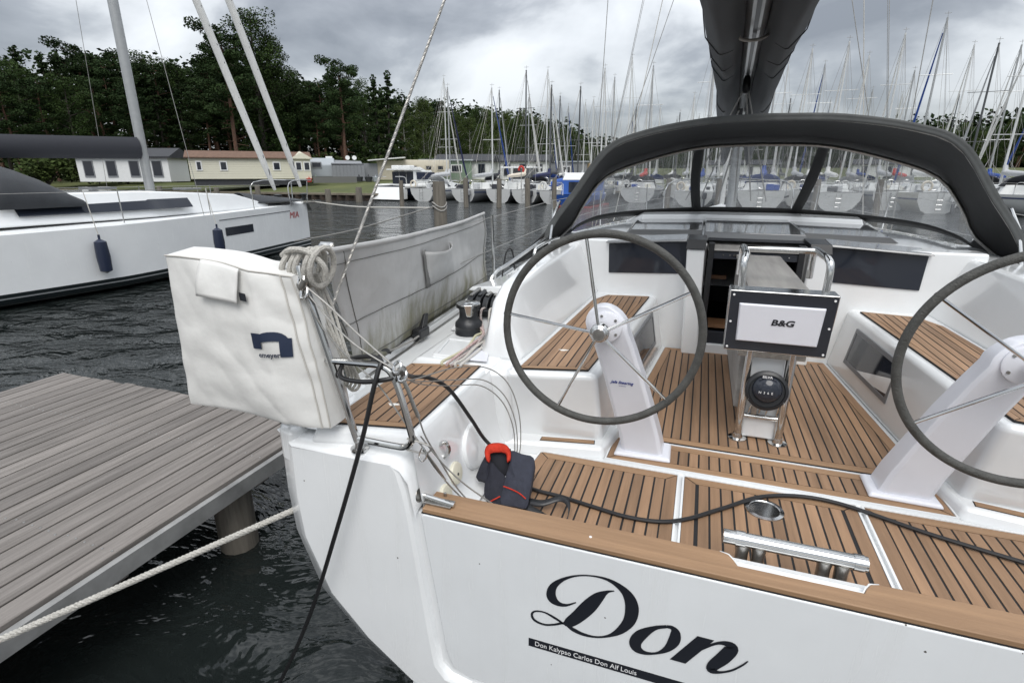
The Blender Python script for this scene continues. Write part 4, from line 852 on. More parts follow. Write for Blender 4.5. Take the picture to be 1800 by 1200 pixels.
# coil of flecked rope hung on the pushpit
def coil(name, c, r, n, label):
    P = []
    for k in range(n * 14):
        a = 2 * math.pi * k / 14; rr = 1 + .14 * math.sin(k * 1.7)
        P.append(Vector(c) + Vector((.05 * math.cos(a) * rr + .006 * math.sin(k * .9), .03 * math.sin(k * .37), .048 * math.sin(a) * rr + .004 * math.cos(k))))
    return rope(name, P, r, ROPEW, label, 'rope', smooth=2)
def knotrope():
    mb = MB()
    for k in range(5):
        x = -1.335 + .030 * k; ph = random.uniform(0, 1)
        mb.tube([Vector((x + .018 * math.sin(a + ph), 1.49 + .052 * math.cos(a), 1.893 + (.052 + .004 * k % 2) * math.sin(a))) for a in [2 * math.pi * j / 16 for j in range(16)]], .0100, 8, closed=True)
    mb.tube([(-1.36, 1.47, 1.93), (-1.30, 1.445, 1.955), (-1.235, 1.45, 1.95), (-1.19, 1.47, 1.90), (-1.20, 1.48, 1.85)], .0100, 8, smooth=5)
    for k in range(4):
        d = .012 * k
        mb.tube([(-1.25 + d * .3, 1.49, 1.87), (-1.26 + d, 1.50 + d, 1.74), (-1.20 + d * 1.2, 1.50, 1.62 - d * .8), (-1.17 + d, 1.51 + d * .5, 1.50 - d), (-1.20 + d * .5, 1.53, 1.45 - d * .5), (-1.235 - d * .2, 1.53, 1.56), (-1.28 + d * .4, 1.515, 1.72), (-1.28, 1.50, 1.86)], .0055, 7, smooth=5)
    return mb
tag(knotrope().build('rope_hank', ROPEW, None, org=(-1.25, 1.49, 1.45)), 'hank of white flecked rope tied over the pushpit corner', 'rope')
rope('stern_line', [(-1.27, 1.48, 1.88), (-1.36, 1.62, 1.70), (-1.47, 1.85, 1.46), (-1.545, 2.07, 1.33), (-1.545, 2.15, 1.315)], .0095, ROPEW, 'white line running from the rail corner to the black deck cleat', 'rope')
rope('toe_rail_line', [(-1.53, 2.18, 1.315), (-1.50, 2.30, 1.292), (-1.465, 2.6, 1.285)] if False else [(-1.53, 2.20, 1.315), (-1.515, 2.35, 1.29), (-1.50, 2.52, 1.288), (-1.49, 2.62, 1.30)], .006, ROPEG, 'thin grey line lying along the toe rail between two black cleats', 'rope')
MOOR = rope('mooring_line', [(-1.49, 1.50, .92), (-1.60, 1.32, .80), (-1.75, 1.10, .66), (-1.95, .85, .57)], .011, ROPEW, 'thick twisted white mooring line from the port quarter to the jetty', 'rope')
bpy.data.objects.remove(MOOR)
MOOR = laid('mooring_line', [(-1.475, 1.52, .86), (-2.40, .62, .55)], .012, None, ROPEW, turns=30, strands=3, length=2.0, org=(-1.475, 1.52, .86))
tag(MOOR, 'thick twisted white mooring line from the port quarter to the jetty', 'rope')
# control lines coming out of the clutches
def cmat(name, c, fleck): return mat(name, c, .8, c2=fleck, vscale=95, bump=.6, bscale=240)
LM = [cmat('line_cream', (.60, .58, .45), (.50, .48, .30)), cmat('line_red_fleck', (.62, .56, .52), (.40, .18, .18)), cmat('line_dark_fleck', (.60, .57, .53), (.30, .20, .20)), cmat('line_white', (.60, .57, .52), (.48, .46, .42)), cmat('line_white_b', (.62, .60, .56), (.50, .48, .45))]
LB = ['cream control line led from a black clutch past the winch', 'red flecked control line led from a black clutch past the winch', 'dark flecked control line led from a black clutch past the winch', 'white control line led from a black clutch beside the flecked lines', 'white control line led from the clutch nearest the coaming']
for k in range(5):
    x = -1.300 + .0485 * k; y0 = 2.875 + .012 * k; e0 = -1.135 + .024 * k
    rope('control_line', [(x, y0 + .02, 1.415), (x, y0 - .03, 1.415), (x + .01, y0 - .07, 1.37), (-1.155 + .016 * k, 2.75 - .02 * (k % 3), 1.318 + .008 * (k % 2)), (-1.140 + .021 * k + .006 * (k % 2), 2.62, 1.318 + .010 * ((k + 1) % 2)), (-1.115 + .019 * k - .008 * (k % 2), 2.45, 1.316 + .008 * (k % 2)), (e0, 2.29, 1.312), (e0 - .012 + .01 * (k % 3), 2.22, 1.310), (e0 + .004, 2.185, 1.309)], .0072, LM[k], LB[k], 'rope')
# bird droppings on the seats
DROP = mat('dropping_white', (.75, .74, .70), .8)
for (x, y) in ((-1.115, 1.71), (-.63, 2.62)):
    o = MB().prism([(x + (.022 + .010 * math.sin(3 * a)) * math.cos(a), y + (.012 + .004 * math.sin(2 * a)) * math.sin(a)) for a in [2 * math.pi * j / 12 for j in range(12)]], 1.3005, 1.302).build('stain', DROP, YA)

# ================================================================== life vest lying in the corner
V = empty('life_vest', (-.70, 1.82, .885), 'dark navy life vest with red collar lying against the cockpit side', 'life vest')
def pad(name, P, m, depth=.03, bulge=.02, n=10):
    """quilted panel: outline P lying on the leaning plane, swelling towards the viewer"""
    P = catmull(P, 3, True); c = sum(P, Vector()) / len(P); nn = Vector((.1, -.66, .75)); mb = MB(); rings = []
    for k in range(n + 1):
        t = k / n; rings.append([c.lerp(p, t) + nn * (bulge * math.cos(t * math.pi / 2) ** .7 + (.010 * t) * noise.noise(p * 26 + Vector((t * 4, 0, 0)))) for p in P])
    mb.loft(rings, cap=False); edge = rings[-1]; mb.loft([edge, [p - nn * depth for p in edge]], cap=False)
    return mb.build(name, m, V, ang=75)
pad('vest_panel', [(-0.686, 1.934, 1.051), (-0.635, 1.929, 1.047), (-0.577, 1.922, 1.041), (-0.563, 1.858, 0.985), (-0.56, 1.81, 0.942), (-0.559, 1.764, 0.902), (-0.611, 1.762, 0.9), (-0.667, 1.761, 0.899), (-0.675, 1.805, 0.938), (-0.678, 1.845, 0.973), (-0.676, 1.88, 1.004), (-0.676, 1.90, 1.022)], VEST, .05, .018)
pad('vest_panel', [(-0.764, 1.893, 1.005), (-0.717, 1.870, .985), (-0.672, 1.845, 0.962), (-0.667, 1.806, 0.928), (-0.660, 1.764, 0.892), (-0.715, 1.76, 0.890), (-0.738, 1.769, 0.896), (-0.756, 1.794, 0.918), (-0.763, 1.83, 0.95), (-0.767, 1.868, 0.983)], VESTL, .05, .014)
pad('shoulder_flap', [(-0.791, 1.907, 1.022), (-0.765, 1.895, 1.01), (-0.761, 1.861, 0.983), (-0.757, 1.824, 0.950), (-0.784, 1.827, 0.952), (-0.808, 1.83, 0.955), (-0.805, 1.866, 0.987), (-0.798, 1.894, 1.011)], VESTL, .04, .012)
MB().add([(-.795, 1.905, 1.012), (-.788, 1.945, 1.050), (-.745, 1.958, 1.060), (-.690, 1.948, 1.050), (-.665, 1.88, .985), (-.70, 1.85, .955), (-.765, 1.87, .97)], [(0, 1, 2, 3, 4, 5, 6)]).build('lining', VESTIN, V, solid=.004)
CO = [(-0.771, 1.883, 1.007), (-0.792, 1.908, 1.029), (-0.796, 1.929, 1.047), (-0.777, 1.94, 1.057), (-0.747, 1.949, 1.065), (-0.715, 1.947, 1.063), (-0.691, 1.935, 1.052), (-0.678, 1.915, 1.035), (-0.673, 1.896, 1.018)]
CI = [(-0.764, 1.880, 1.002), (-0.763, 1.892, 1.014), (-0.771, 1.907, 1.027), (-0.758, 1.914, 1.033), (-0.738, 1.919, 1.038), (-0.716, 1.920, 1.039), (-0.699, 1.918, 1.038), (-0.690, 1.908, 1.028), (-0.680, 1.890, 1.012)]
co, ci = catmull(CO, 4), catmull(CI, 4)
MB().grid(lambda u, v: co[round(u * 32)].lerp(ci[round(u * 32)], v) + Vector((0, -.66, .75)) * (.010 + .010 * math.sin(v * math.pi) + .004 * math.sin(u * 21)), 32, 6).build('collar', VESTR, V, solid=.007, ang=80)
MB().tube([Vector(p) + Vector((0, -.012, .014)) for p in [(-0.671, 1.812, 0.944), (-0.635, 1.807, 0.941), (-0.595, 1.799, 0.934), (-0.565, 1.788, 0.923)]], .0026, 6, smooth=4).build('piping', VESTR, V)
MB().tube([Vector(p) + Vector((0, -.010, .010)) for p in [(-0.715, 1.762, 0.894), (-0.694, 1.771, 0.906), (-0.675, 1.782, 0.916)]], .0026, 6, smooth=4).build('piping', VESTR, V)
def strap(P, w):
    P = catmull(P, 6); return MB().loft([[p + Vector((0, w / 2, w * .2)), p - Vector((0, w / 2, w * .2))] for p in P], closed=False)
strap([(-.56, 1.80, .91), (-.50, 1.80, .915), (-.43, 1.83, .935), (-.39, 1.80, .93), (-.385, 1.76, .90), (-.39, 1.72, .895)], .03).build('strap', BLACKPL, V, solid=.003)
strap([(-.56, 1.77, .90), (-.50, 1.75, .895), (-.45, 1.72, .895), (-.41, 1.69, .892)], .035).build('strap', BLACKPL, V, solid=.003)
MB().tube([(-.43, 1.74, .90), (-.41, 1.71, .91), (-.385, 1.705, .90)], .012, 8, flat=.5).build('buckle', BLACKPL, V)
# ================================================================== water, land, quay
def water_mat():
    m = bpy.data.materials.new('harbour_water'); m.use_nodes = True; T = m.node_tree; P = T.nodes['Principled BSDF']; k = T.links.new
    P.inputs['Base Color'].default_value = (.012, .0155, .015, 1); P.inputs['Roughness'].default_value = .07; P.inputs['IOR'].default_value = 1.42; P.inputs['Specular IOR Level'].default_value = .5
    g = T.nodes.new('ShaderNodeNewGeometry'); mp_ = T.nodes.new('ShaderNodeMapping'); k(g.outputs['Position'], mp_.inputs[0]); mp_.inputs['Rotation'].default_value = (0, 0, R(-20)); mp_.inputs['Scale'].default_value = (.75, 1.25, 1)
    n1 = T.nodes.new('ShaderNodeTexNoise'); k(mp_.outputs[0], n1.inputs[0]); n1.inputs['Scale'].default_value = 1.9; n1.inputs['Detail'].default_value = 4.5; n1.inputs['Roughness'].default_value = .55; n1.inputs['Distortion'].default_value = .4
    n2 = T.nodes.new('ShaderNodeTexNoise'); k(mp_.outputs[0], n2.inputs[0]); n2.inputs['Scale'].default_value = .35; n2.inputs['Detail'].default_value = 2
    mu_ = T.nodes.new('ShaderNodeMath'); mu_.operation = 'MULTIPLY_ADD'; k(n2.outputs[0], mu_.inputs[0]); mu_.inputs[1].default_value = 1.4; k(n1.outputs[0], mu_.inputs[2])
    # sheltered, smoother patch beside the jetty and the hull
    s = T.nodes.new('ShaderNodeSeparateXYZ'); k(g.outputs['Position'], s.inputs[0])
    r = T.nodes.new('ShaderNodeMapRange'); k(s.outputs[1], r.inputs[0]); r.inputs[1].default_value = 1.2; r.inputs[2].default_value = 5.5; r.inputs[3].default_value = .34; r.inputs[4].default_value = 1.0
    b = T.nodes.new('ShaderNodeBump'); b.inputs['Distance'].default_value = .34; k(r.outputs[0], b.inputs['Strength']); k(mu_.outputs[0], b.inputs['Height']); k(b.outputs[0], P.inputs['Normal']); return m
tag(MB().add([(-900, -300, 0), (900, -300, 0), (900, 1200, 0), (-900, 1200, 0)], [(0, 1, 2, 3)]).build('water', water_mat(), None, smooth=False), 'dark green rippled harbour water', None, None, 'structure')
GRASSM = mat('grass_ground', (.105, .115, .035), .95, c2=(.055, .07, .022), vscale=.5, bump=.8, bscale=9, coord='Object')
FORESTF = mat('forest_floor', (.05, .05, .03), .95, var=.3, vscale=.4)
def land():
    edge = [(-420, 39.6), (-27.3, 39.6), (-26.4, 40.4), (-26.2, 52.5), (20, 54), (150, 60), (420, 70)]
    S = [(0, .52), (1.6, .60), (6, 1.10), (12, 1.42), (40, 1.5), (70, 1.8), (160, 4), (900, 8)]
    mb = MB(); mb.loft([[(x + (0 if j < 4 else 0), y + d, z) for j, (x, y) in enumerate(edge)] for d, z in S], closed=False)
    return mb
tag(land().build('ground', GRASSM, None), 'grass bank behind the harbour wall', None, None, 'structure')
# sheet-pile quay wall
QW = empty('quay_wall', (-26.5, 39.5, 0), 'rusty sheet pile quay wall with timber capping below the grass bank', 'wall'); ORG[QW.name] = Vector((-26.5, 39.5, 0))
RUST = mat('rusty_sheet', (.055, .038, .028), .9, c2=(.02, .015, .012), vscale=2)
pts = []; x = -130.0; k = 0
while x < -27.0:
    pts.append((x, 39.56 if (k // 2) % 2 else 39.30)); x += .32 if k % 2 else .12; k += 1
pts += [(-27.0, 39.5), (-26.3, 40.2), (-26.1, 52.4), (20, 53.9), (150, 59.9)]
MB().loft([[(x, y, -1) for x, y in pts], [(x, y, .46) for x, y in pts]], closed=False).build('sheet_piling', RUST, QW, smooth=False)
cap = [(-130, 39.4), (-27.0, 39.4), (-26.15, 40.2), (-25.95, 52.3), (20, 53.8), (150, 59.8)]
MB().loft([[(x, y - .12, z) for x, y in cap] for z in (.44, .60)] + [[(x + .1, y + .35, .60) for x, y in cap]], closed=False).build('capping_beam', mat('capping_timber', (.19, .165, .125), .9, var=.3, vscale=1.5), QW, smooth=False)
def pole(name, x, y, z, r, m, label, cat, group=None, base=-.6, ring=None):
    e_ = empty(name, (x, y, 0), label, cat, group)
    rings = []; n = 7
    for i in range(n + 1):
        t = i / n; zz = base + (z - base) * t; rr = r * (1.05 - .1 * t) * (1 + .04 * noise.noise(Vector((x, y, zz * 2)))) * (.93 if i == n else 1)
        rings.append([(x + rr * math.cos(a) * (1 + .05 * noise.noise(Vector((a, zz, x)))) + .02 * math.sin(zz * 1.3 + x), y + rr * math.sin(a), zz) for a in [2 * math.pi * j / 14 for j in range(14)]])
    MB().loft(rings).build('post', m, e_, ang=50)
    if ring:
        for zr in ring: MB().tube([(x + (r + .012) * math.cos(a), y + (r + .012) * math.sin(a), zr + .06 * math.sin(a * 2)) for a in [2 * math.pi * j / 14 for j in range(14)]], .016, 6, closed=True).build('rope_turn', ROPEG, e_)
    return e_
def pol(b, d): return d * math.sin(R(b)), d * math.cos(R(b))
x, y = pol(-26.95, 13.0)
pole('mooring_pile', x, y, 2.02, .158, PILEW, 'thick weathered mooring pile tied with lines, standing beyond the grey weather cloth', 'pile', None, -.8, (1.42, 1.5))
for b, d, z, r in ((-24.15, 37.5, 1.93, .17), (-20.72, 37.2, 1.86, .17), (-17.75, 36.5, 1.90, .18), (-14.95, 36.2, 1.93, .16), (-30.75, 38.6, 1.75, .15), (-37.9, 46.5, 1.0, .24), (-34.95, 46.0, 1.15, .26), (-44.2, 53, 1.2, .22), (-3.5, 35.5, 1.9, .17), (1.2, 35.0, 1.9, .17), (9.6, 35, 1.9, .17), (14.4, 35, 1.9, .17), (20.5, 35, 1.9, .17), (-52.0, 60, 1.1, .22), (-47.6, 54.5, 1.05, .22)):
    x, y = pol(b, d); pole('mooring_pile', x, y, z, r, PILEW, 'weathered timber pile standing along the far berths', 'pile', 'piles along the far berths')
x, y = pol(-8.8, 11.5); pole('boathook_post', x, y, .8, .05, PILEW, 'slim post in the water beside the hull', 'post', None) if False else None
# jetty to port ------------------------------------------------------
JT = empty('jetty', (-3.4, 1.0, .4), 'weathered grey timber jetty with lengthways boards beside the hull', 'jetty')
J0, J1 = -5.1, -2.37
k = 0; x = J1
while x > J0:
    jit = random.uniform(-.012, .012)
    MB().box((x - .0625, .95 + jit, .535), (.113, 3.65, .03)).build('board', DOCKW, JT, bevel=.004, seg=1); x -= .125
for y in (-.5, .4, 1.3, 2.2): MB().box(((J0 + J1) / 2, y, .44), (J1 - J0 - .1, .10, .15)).build('bearer', DOCKW, JT)
for x in (J0 + .2, (J0 + J1) / 2, J1 - .15):
    for y in (-.4, 2.05): MB().tube([(x, y, -1), (x, y, .44)], .11, 12).build('support_pile', PILEW, JT)
sh_ = MB(); x = J1
while x > J0:
    for y in (-.5, .4, 1.3, 2.2):
        for q in (-.03, .03): sh_.lathe([(.001, .0), (.006, .0), (.005, .0015), (.001, .001)], (x - .0625 + q, y + random.uniform(-.01, .01), .5505), 8)
    x -= .125
sh_.build('screw_heads', STEEL_D, JT)['kind'] = 'stuff'
MB().box((J1 + .02, .95, .485), (.035, 3.65, .09)).build('fender_board', mat('pale_fender', (.26, .26, .255), .7, var=.3, vscale=6), JT)
JW = empty('walkway', (0, -.6, .4), 'timber walkway the yacht is moored stern-to', 'jetty')
x = -9.0
while x < 9:
    MB().box((x, -1.0, .535), (.118, 2.6, .03)).build('board', DOCKW, JW); x += .125 * 1.0
# lines to the pile
x, y = pol(-26.95, 13.0)
rope('bow_line', [(-11.6, 14.25, 1.34), (-9.2, 13.1, 1.30), (x - .1, y, 1.42)], .02, ROPEW, 'pale bow line stretched from the neighbouring yacht to the weathered pile', 'rope', smooth=5)
rope('spring_line', [(-11.55, 13.0, .25), (-9.0, 12.4, .72), (x, y - .15, 1.48)], .014, ROPEG, 'dark sagging line from the weathered pile towards the neighbouring hull', 'rope', smooth=5)

# ================================================================== boats
def loftboat(L_, B_, fb, bowrake=.6, sternw=.75, stern_rake=.25, n=14, drop=.25):
    rings = []; deck = []
    for i in range(n + 1):
        t = i / n; y = t * L_
        hb = B_ / 2 * (sternw + (1 - sternw) * math.sin(min(1, t / .45) * math.pi / 2)) if t < .45 else B_ / 2 * max(0, 1 - ((t - .45) / .55) ** 2.1)
        z = fb * (1 + drop * abs(t - .3) ** 1.5)
        k = (1 - t) * stern_rake * 0; rk = bowrake * max(0, t - .8) / .2
        ys = [y, y - .05 * rk, y - rk * .5, y - rk]; pr = [(1, z), (.965, z * .58), (.70, .16), (.0, -.30)]
        left = [(-hb * a, q + (stern_rake * (z - zz) / z if i == 0 else 0), zz) for (a, zz), q in zip(pr, ys)]
        right = [(-p[0], p[1], p[2]) for p in reversed(left[:-1])]
        rings.append(left + right); deck.append([left[0], (0, y, z + .05), right[-1]])
    return rings, deck
SAILW = MATS['sail_white']
HW = gelcoat('boat_white', (.74, .75, .74), False); HG = mat('boat_grey', (.26, .265, .275), .3); HB = mat('boat_navy', (.018, .025, .05), .25); HBL = mat('boat_blue', (.03, .10, .38), .35); HCRM = mat('boat_cream', (.70, .67, .58), .4); HRED = mat('boat_red', (.30, .03, .03), .4)
CB = mat('cover_blue', (.02, .06, .26), .8, var=.2); CG = mat('cover_grey', (.42, .43, .44), .8, var=.15); CK = mat('cover_dark', (.03, .032, .04), .8); CN = mat('cover_navy', (.015, .02, .07), .8); CRD = mat('cover_red', (.42, .04, .03), .8); CW = mat('cover_white', (.66, .66, .64), .8, var=.1); CC = mat('cover_cream', (.66, .60, .50), .8, var=.1)
STRIPE = mat('waterline_stripe', (.03, .05, .12), .5)
def sailboat(x, y, rz=0, L_=9.5, B_=3.1, fb=1.05, hull=HW, mast=10.0, mm=ALU, boom=CG, furl=CW, hood=CK, detail=True, label='', group=None, lean=0, name='sailboat', two=False):
    e_ = empty(name, (x, y, 0), label, 'sailboat', group, rz); ORG[e_.name] = Vector(); Z = Vector()
    rg, dk = loftboat(L_, B_, fb)
    MB().loft(rg, closed=False).build('hull', hull, e_, ang=40); MB().add([p for p in rg[0]], [tuple(range(len(rg[0])))]).build('transom', HW, e_)
    MB().loft(dk, closed=False).build('deck', HW, e_)
    my = L_ * .56
    if hull is not HB:
        sm = random.choice([STRIPE, STRIPE, HRED, CK, HG]); kz = random.choice([.80, .86, .72]); ex = 1.006
        for sd_ in (-1, 1):
            MB().loft([[Vector((p[0][0] * ex * .992, p[0][1], p[0][2] * kz)) * 1 if sd_ < 0 else Vector((-p[0][0] * ex * .992, p[0][1], p[0][2] * kz)), Vector((p[0][0] * ex * .990, p[0][1], p[0][2] * (kz - .07))) if sd_ < 0 else Vector((-p[0][0] * ex * .990, p[0][1], p[0][2] * (kz - .07)))] for p in rg[:-1]], closed=False).build('sheer_stripe', sm, e_)
    if detail and random.random() < .5:
        MB().box((B_ * .22, -.16, fb * .78), (.30, .34, .42)).build('outboard_motor', random.choice([CK, HW, HG]), e_, bevel=.06); MB().box((B_ * .22, -.14, fb * .3), (.12, .16, .6)).build('outboard_leg', CK, e_)
    if detail and random.random() < .6:
        MB().tube([(-B_ * .26 + .24 * math.cos(R(-60 + 30 * j)), .02, fb + .38 + .26 * math.sin(R(-60 + 30 * j))) for j in range(11)], .07, 7).build('life_buoy', random.choice([CW, CW, CC]), e_)
    if detail:
        for q in range(3): MB().box((random.uniform(-.9, .9) * B_ * .3, random.uniform(.4, L_ * .25), fb + .22), (random.uniform(.25, .6), random.uniform(.25, .6), random.uniform(.2, .4))).build('cockpit_locker', random.choice([HW, CG, CB, HCRM, CK]), e_, bevel=.04)
    S = [(L_ * .30, B_ * .32, .48), (L_ * .42, B_ * .33, .50), (L_ * .62, B_ * .24, .36), (L_ * .72, B_ * .16, .12)]
    cab = MB().loft([[(-w_, yy, fb), (-w_ * .85, yy, fb + h), (w_ * .85, yy, fb + h), (w_, yy, fb)] for yy, w_, h in S]).build('cabin', HW, e_, bevel=.04, seg=2)
    m_ = MB().tube([(0, my, fb), (0, my - .02 * mast * lean, mast)], [.068, .068, .055], 10).build('mast', mm, e_)
    rig = MB(); top = Vector((0, my, mast))
    for z in ([.55] if mast < 10 else [.42, .72]):
        MB().tube([(-B_ * .30, my - .1, mast * z), (0, my, mast * z), (B_ * .30, my - .1, mast * z)], .022, 6).build('spreader', mm, m_)
    for s in (-1, 1):
        rig.tube([(s * B_ * .46, my - .1, fb), (s * B_ * .30, my - .1, mast * .55), top], .009, 4); rig.tube([(s * B_ * .46, my - .3, fb), (0, my, mast * .55)], .008, 4)
        rig.tube([(s * B_ * .32, .1, fb), (0, 2.2, mast * .3), top], .009, 4) if detail else None
    rig.tube([(0, .1, fb), top], .009, 4)
    rig.tube([top, top + Vector((0, .05, .35))], .012, 4); rig.tube([top + Vector((-.18, 0, .22)), top + Vector((.18, .1, .24))], .012, 4)
    rig.build('rigging', WIRE, e_)
    if furl: MB().tube([(0, L_ - .35, fb + .25), (0, L_ * .87, mast * .30), (0, my + .25, mast * .93)], [.06, .09, .07, .03], 8).build('furled_sail', furl, e_)
    if boom:
        bz = fb + 1.0; P = [(0, my - .1, bz + .55), (0, my - .35, bz + .18), (0, my - 1.2, bz + .10), (0, L_ * .28, bz + .04), (0, L_ * .20, bz)]
        MB().tube(P, [.10, .17, .17, .15, .12, .08], 8, smooth=3, flat=1.4).build('boom_cover', boom, e_, ang=70)
        MB().tube([(0, L_ * .20, bz), (0, L_ * .16, mast * .5), top], .006, 4).build('topping_lift', WIRE, e_)
    if hood:
        hy = L_ * .30
        MB().grid(lambda u, v: Vector((math.cos(math.pi * u) * B_ * .30, hy + .75 * v * 1.0 - .2, fb + .40 + (.62 * math.sin(math.pi * u) ** .6) * (1 - v ** 2 * .9))), 14, 5).build('sprayhood', hood, e_, solid=.02, ang=70)
    if detail:
        for s in (-1, 1):
            MB().grid(lambda u, v: Vector((s * (B_ * .33 * (.985 - .0 * u - .10 * v) - .28 * B_ * .32 * u * .55 + .012), L_ * (.33 + .22 * u), fb + .14 + .20 * v - .04 * u)), 4, 1).build('cabin_window', GLASSD, cab)
            MB().tube([(s * B_ * .40, 1.2, fb), (s * B_ * .385, 1.2, fb + .60), (s * B_ * .37, .15, fb + .62), (s * B_ * .10, .03, fb + .62)], .022, 6, smooth=4).build('pushpit', STEEL, e_)
            for yy in (L_ * .45, L_ * .65): 
                hbx = B_ / 2 * .95 if yy < L_ * .5 else B_ * .41
                MB().tube([(s * hbx, yy, fb), (s * hbx, yy, fb + .6)], .016, 5).build('stanchion', STEEL, e_)
            MB().tube([(s * B_ * .385, 1.2, fb + .6), (s * B_ * .475, L_ * .45, fb + .6), (s * B_ * .41, L_ * .65, fb + .6), (s * .25, L_ * .95, fb + .68), (0, L_ + .05, fb + .72)], .012, 5).build('lifeline', WIRE, e_)
        ld = MB()
        for s in (-.14, .14): ld.tube([(s, -.03, .15), (s, -.02, fb)], .016, 5)
        for z in (.25, .5, .75): ld.tube([(-.14, -.03, z), (.14, -.03, z)], .016, 5)
        ld.build('stern_ladder', STEEL, e_)
        MB().tube([(0.0 + .28 * math.cos(a), 1.25, fb + .42 + .28 * math.sin(a)) for a in [2 * math.pi * j / 20 for j in range(20)]], .02, 6, closed=True).build('tiller_wheel', STEEL, e_)
        MB().lathe([(.001, -.25), (.09, -.2), (.1, 0), (.09, .2), (.001, .25)], (-B_ * .47, L_ * .4, fb * .55), 10).build('fender', CB if hull is HW else HW, e_)
        MB().lathe([(.001, -.25), (.09, -.2), (.1, 0), (.09, .2), (.001, .25)], (B_ * .47, L_ * .55, fb * .55), 10).build('fender', HW, e_)
    return e_
# the far berths, sterns towards us -------------------------------------
sailboat(-21.9, 39.9, -R(3), 9.0, 2.75, 1.0, HW, 9.2, ALU, CG, CN, CG, label='white sailboat with grey boom cover and hood beside the motor cruiser')
sailboat(-18.1, 39.7, -R(5), 9.6, 2.75, 1.0, HG, 9.0, ALU_W, CG, CB, None, label='grey hulled sailboat with white stern and blue furled sail', two=True)
sailboat(-15.2, 39.9, -R(5), 9.8, 2.75, 1.0, HG, 10.2, ALU_D, CC, CW, None, label='grey sailboat with dark mast and cream sail hanging beside a red float')
sailboat(-12.9, 39.4, -R(6), 9.4, 2.75, 1.0, HW, 8.9, ALU_D, CN, CW, CK, label='white sailboat with black mast and navy bundled sail')
sailboat(-10.6, 39.0, -R(8), 9.2, 2.75, .95, HB, 8.6, ALU_D, None, None, CK, label='navy hulled sailboat with light blue covered outboard at its stern')
MB().lathe([(.001, -.5), (.22, -.46), (.26, 0), (.22, .46), (.001, .5)], (-10.35, 39.6, 1.55), 14, Matrix.Rotation(R(72), 3, 'Y')).build('outboard_cover', HBL, None, org=(-10.35, 39.6, 1.5))
tag(bpy.data.objects['outboard_cover'], 'light blue cover on the outboard of the navy sailboat', 'cover')
# red horseshoe float
o = MB().tube([(-13.98 + .20 * math.cos(a), 42.0, 2.50 + .22 * math.sin(a)) for a in [R(-50 + 28 * j) for j in range(10)]], .09, 8, smooth=3).build('life_ring', CRD, None, org=(-13.98, 42, 2.2)); tag(o, 'red rescue ring hung on a rail of the far berths', 'life ring')
MB().tube([(-13.98, 42.0, 1.0), (-13.98, 42.0, 2.3)], .03, 6).build('ring_pole', STEEL, o)
# motor cruiser -------------------------------------------------------
MC_ = empty('motor_cruiser', (-25.1, 40.6, 0), 'white motor cruiser with dark blue side stripe and flybridge', 'motor boat', None, -R(8)); ORG[MC_.name] = Vector()
rg, dk = loftboat(9.0, 3.1, 1.15, sternw=.93)
mb = MB(); mb.loft(rg, closed=False); mb.add(rg[0], [tuple(range(len(rg[0])))]); mb.build('hull', HB, MC_, ang=40)
MB().hexa([(-1.5, -.9, .1), (1.5, -.9, .1), (1.45, .3, .1), (-1.45, .3, .1)], [(-1.42, -.15, 1.1), (1.42, -.15, 1.1), (1.45, .35, 1.15), (-1.45, .35, 1.15)]).build('stern_platform', HW, MC_, bevel=.08)
MB().loft(dk, closed=False).build('deck', HW, MC_)
for s in (-1, 1): MB().loft([[(s * 1.47, .0, 1.0), (s * 1.47, .0, 1.34)], [(s * 1.58, 4, 1.0), (s * 1.58, 4, 1.42)], [(s * 1.0, 7.2, 1.1), (s * 1.0, 7.2, 1.5)], [(0, 9.0, 1.2), (0, 9.0, 1.6)]], closed=False).build('bulwark', HW, MC_, solid=.05)
ch = MB().hexa([(-1.2, 1.6, 1.2), (1.2, 1.6, 1.2), (1.15, 5.6, 1.2), (-1.15, 5.6, 1.2)], [(-1.1, 1.7, 2.45), (1.1, 1.7, 2.45), (.95, 4.6, 2.45), (-.95, 4.6, 2.45)]).build('cabin', HW, MC_, bevel=.06)
for xx in (-.78, 0, .78): MB().box((xx, 1.6, 1.85), (.66, .08, 1.0)).build('window', GLASSD, ch)
for s in (-1, 1): MB().box((s * 1.15, 3.4, 2.0), (.05, 2.6, .6)).build('side_window', HB, ch)
MB().box((0, 1.9, 2.52), (2.5, 1.9, .1)).build('flybridge', HW, MC_, bevel=.04)
for s in (-1, 1): MB().box((s * .6, 1.7, 2.72), (.75, .8, .3)).build('flybridge_seat', HW, MC_, bevel=.08)
MB().hexa([(-1.0, 3, 2.4), (1.0, 3, 2.4), (.9, 5.6, 1.8), (-.9, 5.6, 1.8)], [(-.95, 2.9, 2.75), (.95, 2.9, 2.75), (.8, 5.4, 2.0), (-.8, 5.4, 2.0)]).build('windscreen_cowl', HW, MC_, bevel=.06)
for s in (-1, 1): MB().tube([(s * 1.45, .2, 1.3), (s * 1.4, .1, 1.9), (s * .5, .0, 1.95)], .025, 6, smooth=4).build('stern_rail', STEEL, MC_)
